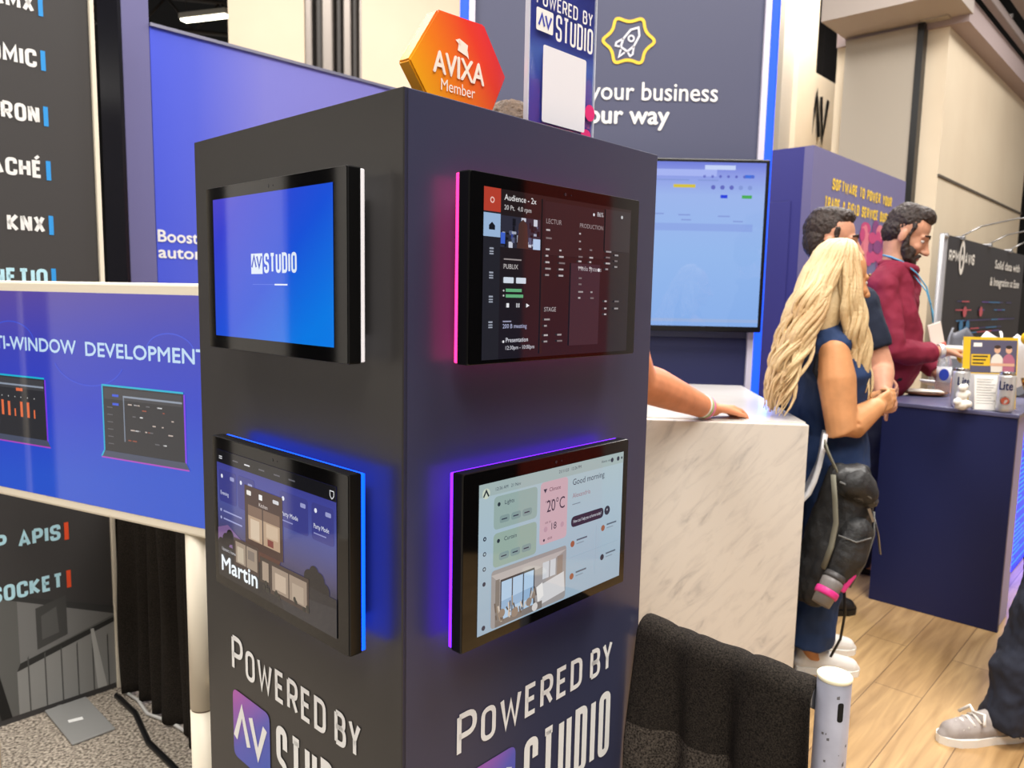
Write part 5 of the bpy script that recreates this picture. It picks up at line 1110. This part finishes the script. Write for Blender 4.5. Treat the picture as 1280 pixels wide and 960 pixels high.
for k, q_ in enumerate(((1.355, 2.725, 1.085), (1.362, 2.735, 1.07))): b.ell(q_, (.006, .006, .004), mat('red nail polish', (190, 30, 50), .2))
b.build('nail_polish', p, origin=og)
# long wavy hair, lock by lock: the far part falls behind the shoulder, the near part in front of it
BL = mat('blonde hair', (236, 213, 166), .42, spec=.5, noise_mix=(192, 158, 112), nscale=7, bump=.35, bscale=120)
b = MB(); rnd = random.Random(12)
hell(b, HM, (0, -.022, .046), (.076, .089, .082), BL, s_); hell(b, HM, (0, -.050, -.01), (.070, .052, .080), BL, s_)
for sx in (-1, 1): hell(b, HM, (sx*.050, -.012, -.015), (.030, .052, .080), BL, s_)
FW = V((.93, .32, 0)).normalized()
hlimb(b, HM, [(.025, -.045, -.04), (.035, -.05, -.10), (.04, -.07, -.17)], [.052, .050, .042], BL, s_)
for i in range(230):
    ph = rnd.uniform(-1.6, 1.62); lay = rnd.random()
    front = abs(ph) > 1.12; dx, dy = math.sin(ph), -math.cos(ph); part = rnd.uniform(-.02, .02); pts = []
    for k in range(5):
        a = .15+k/4*1.25; pts.append(HM @ (V((dx*(.080+.008*lay)*math.sin(a)+part*math.cos(a), -.018+dy*(.094+.008*lay)*math.sin(a), .042+(.091+.007*lay)*math.cos(a)))*s_))
    end = rnd.uniform(1.0, 1.16) if not front else rnd.uniform(1.03, 1.16)
    base = pts[-1]; ax = (base-V(hc)); ax.z = 0; ax.normalize(); tn = V((-ax.y, ax.x, 0)); f0 = rnd.choice((0, .5, 3.0, 3.5))+rnd.uniform(0, .5)+ph*.8; am = rnd.uniform(.010, .019); n_ = 17
    for k in range(1, n_+1):
        t = k/n_; z = base.z+(end-base.z)*t
        if front: drift = ax*(.034*math.sin(min(1, t*1.4)*2.2)+.010*lay)+FW*(.085*max(0, t-.2)+.02*lay*t)*(1 if ph > 0 else .4)
        else: drift = ax*(.020*math.sin(t*2.4)+.010*lay-.015*t)-FW*(.15*t)*(1+.35*max(0, ph))
        w_ = am*min(1, t*2.); pts.append(V((base.x, base.y, z))+drift+ax*(w_*.8*math.sin(f0+t*12))+tn*(w_*1.25*math.cos(f0+t*12+.6)))
    r = rnd.uniform(.0065, .0115); b.tube(pts, [r*.6]+[r]*(len(pts)-7)+[r*.95, r*.9, r*.8, r*.6, r*.4, r*.2], BL, 6, flat=.75)
b.build('hair', p, origin=og, recalc=True)

# --- tall person leaning on the marble counter, mostly behind the pillar
og = (.03, 2.06, 0)
p = empty('person', og, 0, 'tall person behind the pillar resting a bare forearm on marble counter', 'person')
SK4 = skin('skin tan', (214, 142, 104))
J = dict(Fb=(.35, .94, 0), pelvis=(.02, 2.10, .98), waist=(.03, 2.09, 1.15), chest=(.05, 2.08, 1.38), neck=(.04, 2.03, 1.57), shR=(.235, 2.09, 1.47), shL=(-.14, 2.14, 1.50),
         elR=(.385, 2.33, 1.150), wrR=(.665, 2.592, 1.030), elL=(-.24, 2.30, 1.24), wrL=(-.06, 2.50, 1.08))
hc = (-.005, 1.985, 1.735); HM = head_frame(hc, (.45, .89, -.05))
b = MB(); add_head(b, HM, SK4, J['neck'], 1.05); torso(b, J, SK4); arm(b, J['shR'], J['elR'], J['wrR'], SK4, w=1.45); arm(b, J['shL'], J['elL'], J['wrL'], SK4, w=1.2)
leg(b, (.10, 2.06, .96), (.11, 2.08, .52), (.11, 2.04, .08), SK4); leg(b, (-.08, 2.12, .96), (-.09, 2.14, .52), (-.09, 2.10, .08), SK4)
add_hand(b, (.672, 2.598, 1.024), (.93, .36, -.05), (.1, -.25, -1), -1, SK4, (.28, .45, .35), 1.05, thumb=(.8, .35, .2)); add_hand(b, J['wrL'], (.8, .5, -.2), (.1, .0, -1), 1, SK4, (.2, .3, .3), 1.05)
for hx in ((.11, 2.04), (-.09, 2.10)): b.limb([(*hx, .08), (hx[0]+.02, hx[1]+.05, .05), (hx[0]+.05, hx[1]+.15, .03)], [.035, .034, .025], SK4)
b.organic('body', p, og, .006, 5); add_eyes(p, og, HM, 1.05)
HB = mat('mid brown hair', (96, 74, 56), .6, bump=.5, bscale=140, noise_mix=(70, 52, 40), nscale=50); tame_hair(p, og, HM, HB, 1.05)
TEE = mat('dark tee cloth', (40, 44, 66), .8, bump=.15, bscale=300)
b = MB(); torso(b, J, TEE, .018); arm(b, J['shR'], J['elR'], J['wrR'], TEE, .016, t1=.3, flat=True, w=1.42); arm(b, J['shL'], J['elL'], J['wrL'], TEE, .016, t1=.3, flat=True, w=1.2); b.organic('tee_shirt', p, og, .008, 5, .008, 9)
b = MB(); leg(b, (.10, 2.06, .97), (.11, 2.08, .52), (.11, 2.04, .05), TRN, .018, flat=True, hem=.02); leg(b, (-.08, 2.12, .97), (-.09, 2.14, .52), (-.09, 2.10, .05), TRN, .018, flat=True, hem=.02); b.limb([(.11, 2.06, .97), (-.08, 2.12, .97)], [.118, .118], TRN); b.organic('trousers', p, og, .009, 5, .008, 10)
for a_, c_ in (((.10, 1.99), (.16, 2.26)), ((-.10, 2.05), (-.04, 2.32))): shoe('shoe', p, og, a_, c_, SHB, BLACK)
wd = (V(J['wrR'])-V(J['elR'])).normalized(); q0 = wd.to_track_quat('Z', 'Y').to_matrix().to_4x4()
for k, (off, c) in enumerate(((-.022, (232, 232, 226)), (-.010, (150, 178, 120)), (.002, (216, 120, 160)))):
    b = MB(); b.lathe([(.039, -.004), (.042, -.003), (.042, .003), (.039, .004)], mat('bracelet %d' % k, c, .5), 22, M=Matrix.Translation(V(J['wrR'])+wd*off) @ q0); br = b.build('bracelet', p, origin=og); br['label'] = ('white wrist band', 'green wrist band', 'pink wrist band')[k]

# --- person at the right edge of the frame: one jeans leg and shoe show
og = (1.88, 2.46, 0)
p = empty('person', og, 0, 'person in dark jeans and grey sneakers at right edge, one leg showing', 'person')
J = dict(Fb=(-.9, -.4, 0), pelvis=(1.95, 2.50, .92), waist=(2.0, 2.52, 1.08), chest=(2.03, 2.53, 1.30), neck=(2.03, 2.52, 1.48), shR=(1.97, 2.70, 1.40), shL=(2.09, 2.36, 1.40), elR=(1.99, 2.78, 1.12), wrR=(1.96, 2.76, .86), elL=(2.13, 2.30, 1.12), wrL=(2.10, 2.30, .86))
hc = (2.0, 2.51, 1.66); HM = head_frame(hc, (-.9, -.4, 0))
b = MB(); add_head(b, HM, SK2, J['neck'], 1.); torso(b, J, SK2); arm(b, J['shR'], J['elR'], J['wrR'], SK2); arm(b, J['shL'], J['elL'], J['wrL'], SK2)
LA = ((1.90, 2.44, .90), (1.735, 2.36, .48), (1.610, 2.325, .08)); LB = ((1.98, 2.56, .90), (1.98, 2.56, .48), (1.96, 2.58, .08))
leg(b, *LA, SK2); leg(b, *LB, SK2)
add_hand(b, J['wrR'], (0, 0, -1), (.3, -.9, 0), 1, SK2); add_hand(b, J['wrL'], (0, 0, -1), (-.3, .9, 0), -1, SK2)
for hx in (LA[2], LB[2]): b.limb([(hx[0], hx[1], .08), (hx[0]-.05, hx[1], .05), (hx[0]-.14, hx[1]-.01, .03)], [.035, .034, .025], SK2)
b.organic('body', p, og, .006, 5); add_eyes(p, og, HM); tame_hair(p, og, HM, HAIR_D)
b = MB(); torso(b, J, POLO, .018); arm(b, J['shR'], J['elR'], J['wrR'], POLO, .016, t1=.4, flat=True); arm(b, J['shL'], J['elL'], J['wrL'], POLO, .016, t1=.4, flat=True); b.organic('shirt', p, og, .008, 5, .008, 9)
JEAN = mat('dark blue jeans', (26, 29, 42), .85, bump=.3, bscale=420, noise_mix=(36, 41, 58), nscale=9)
b = MB(); leg(b, LA[0], LA[1], (1.622, 2.325, .035), JEAN, .020, flat=True, hem=.024, w=1.05); leg(b, LB[0], LB[1], (1.96, 2.58, .035), JEAN, .020, flat=True, hem=.024, w=1.05); b.limb([(1.90, 2.44, .92), (1.98, 2.56, .92)], [.118, .118], JEAN); b.organic('jeans', p, og, .006, 3, .016, 13)
GSH = mat('grey suede', (164, 156, 152), .85, noise_mix=(146, 138, 134), nscale=30)
shoe('shoe', p, og, (1.685, 2.338), (1.392, 2.300), GSH, SOLW, lace=SHW); shoe('shoe', p, og, (2.03, 2.60), (1.75, 2.55), GSH, SOLW, lace=SHW)
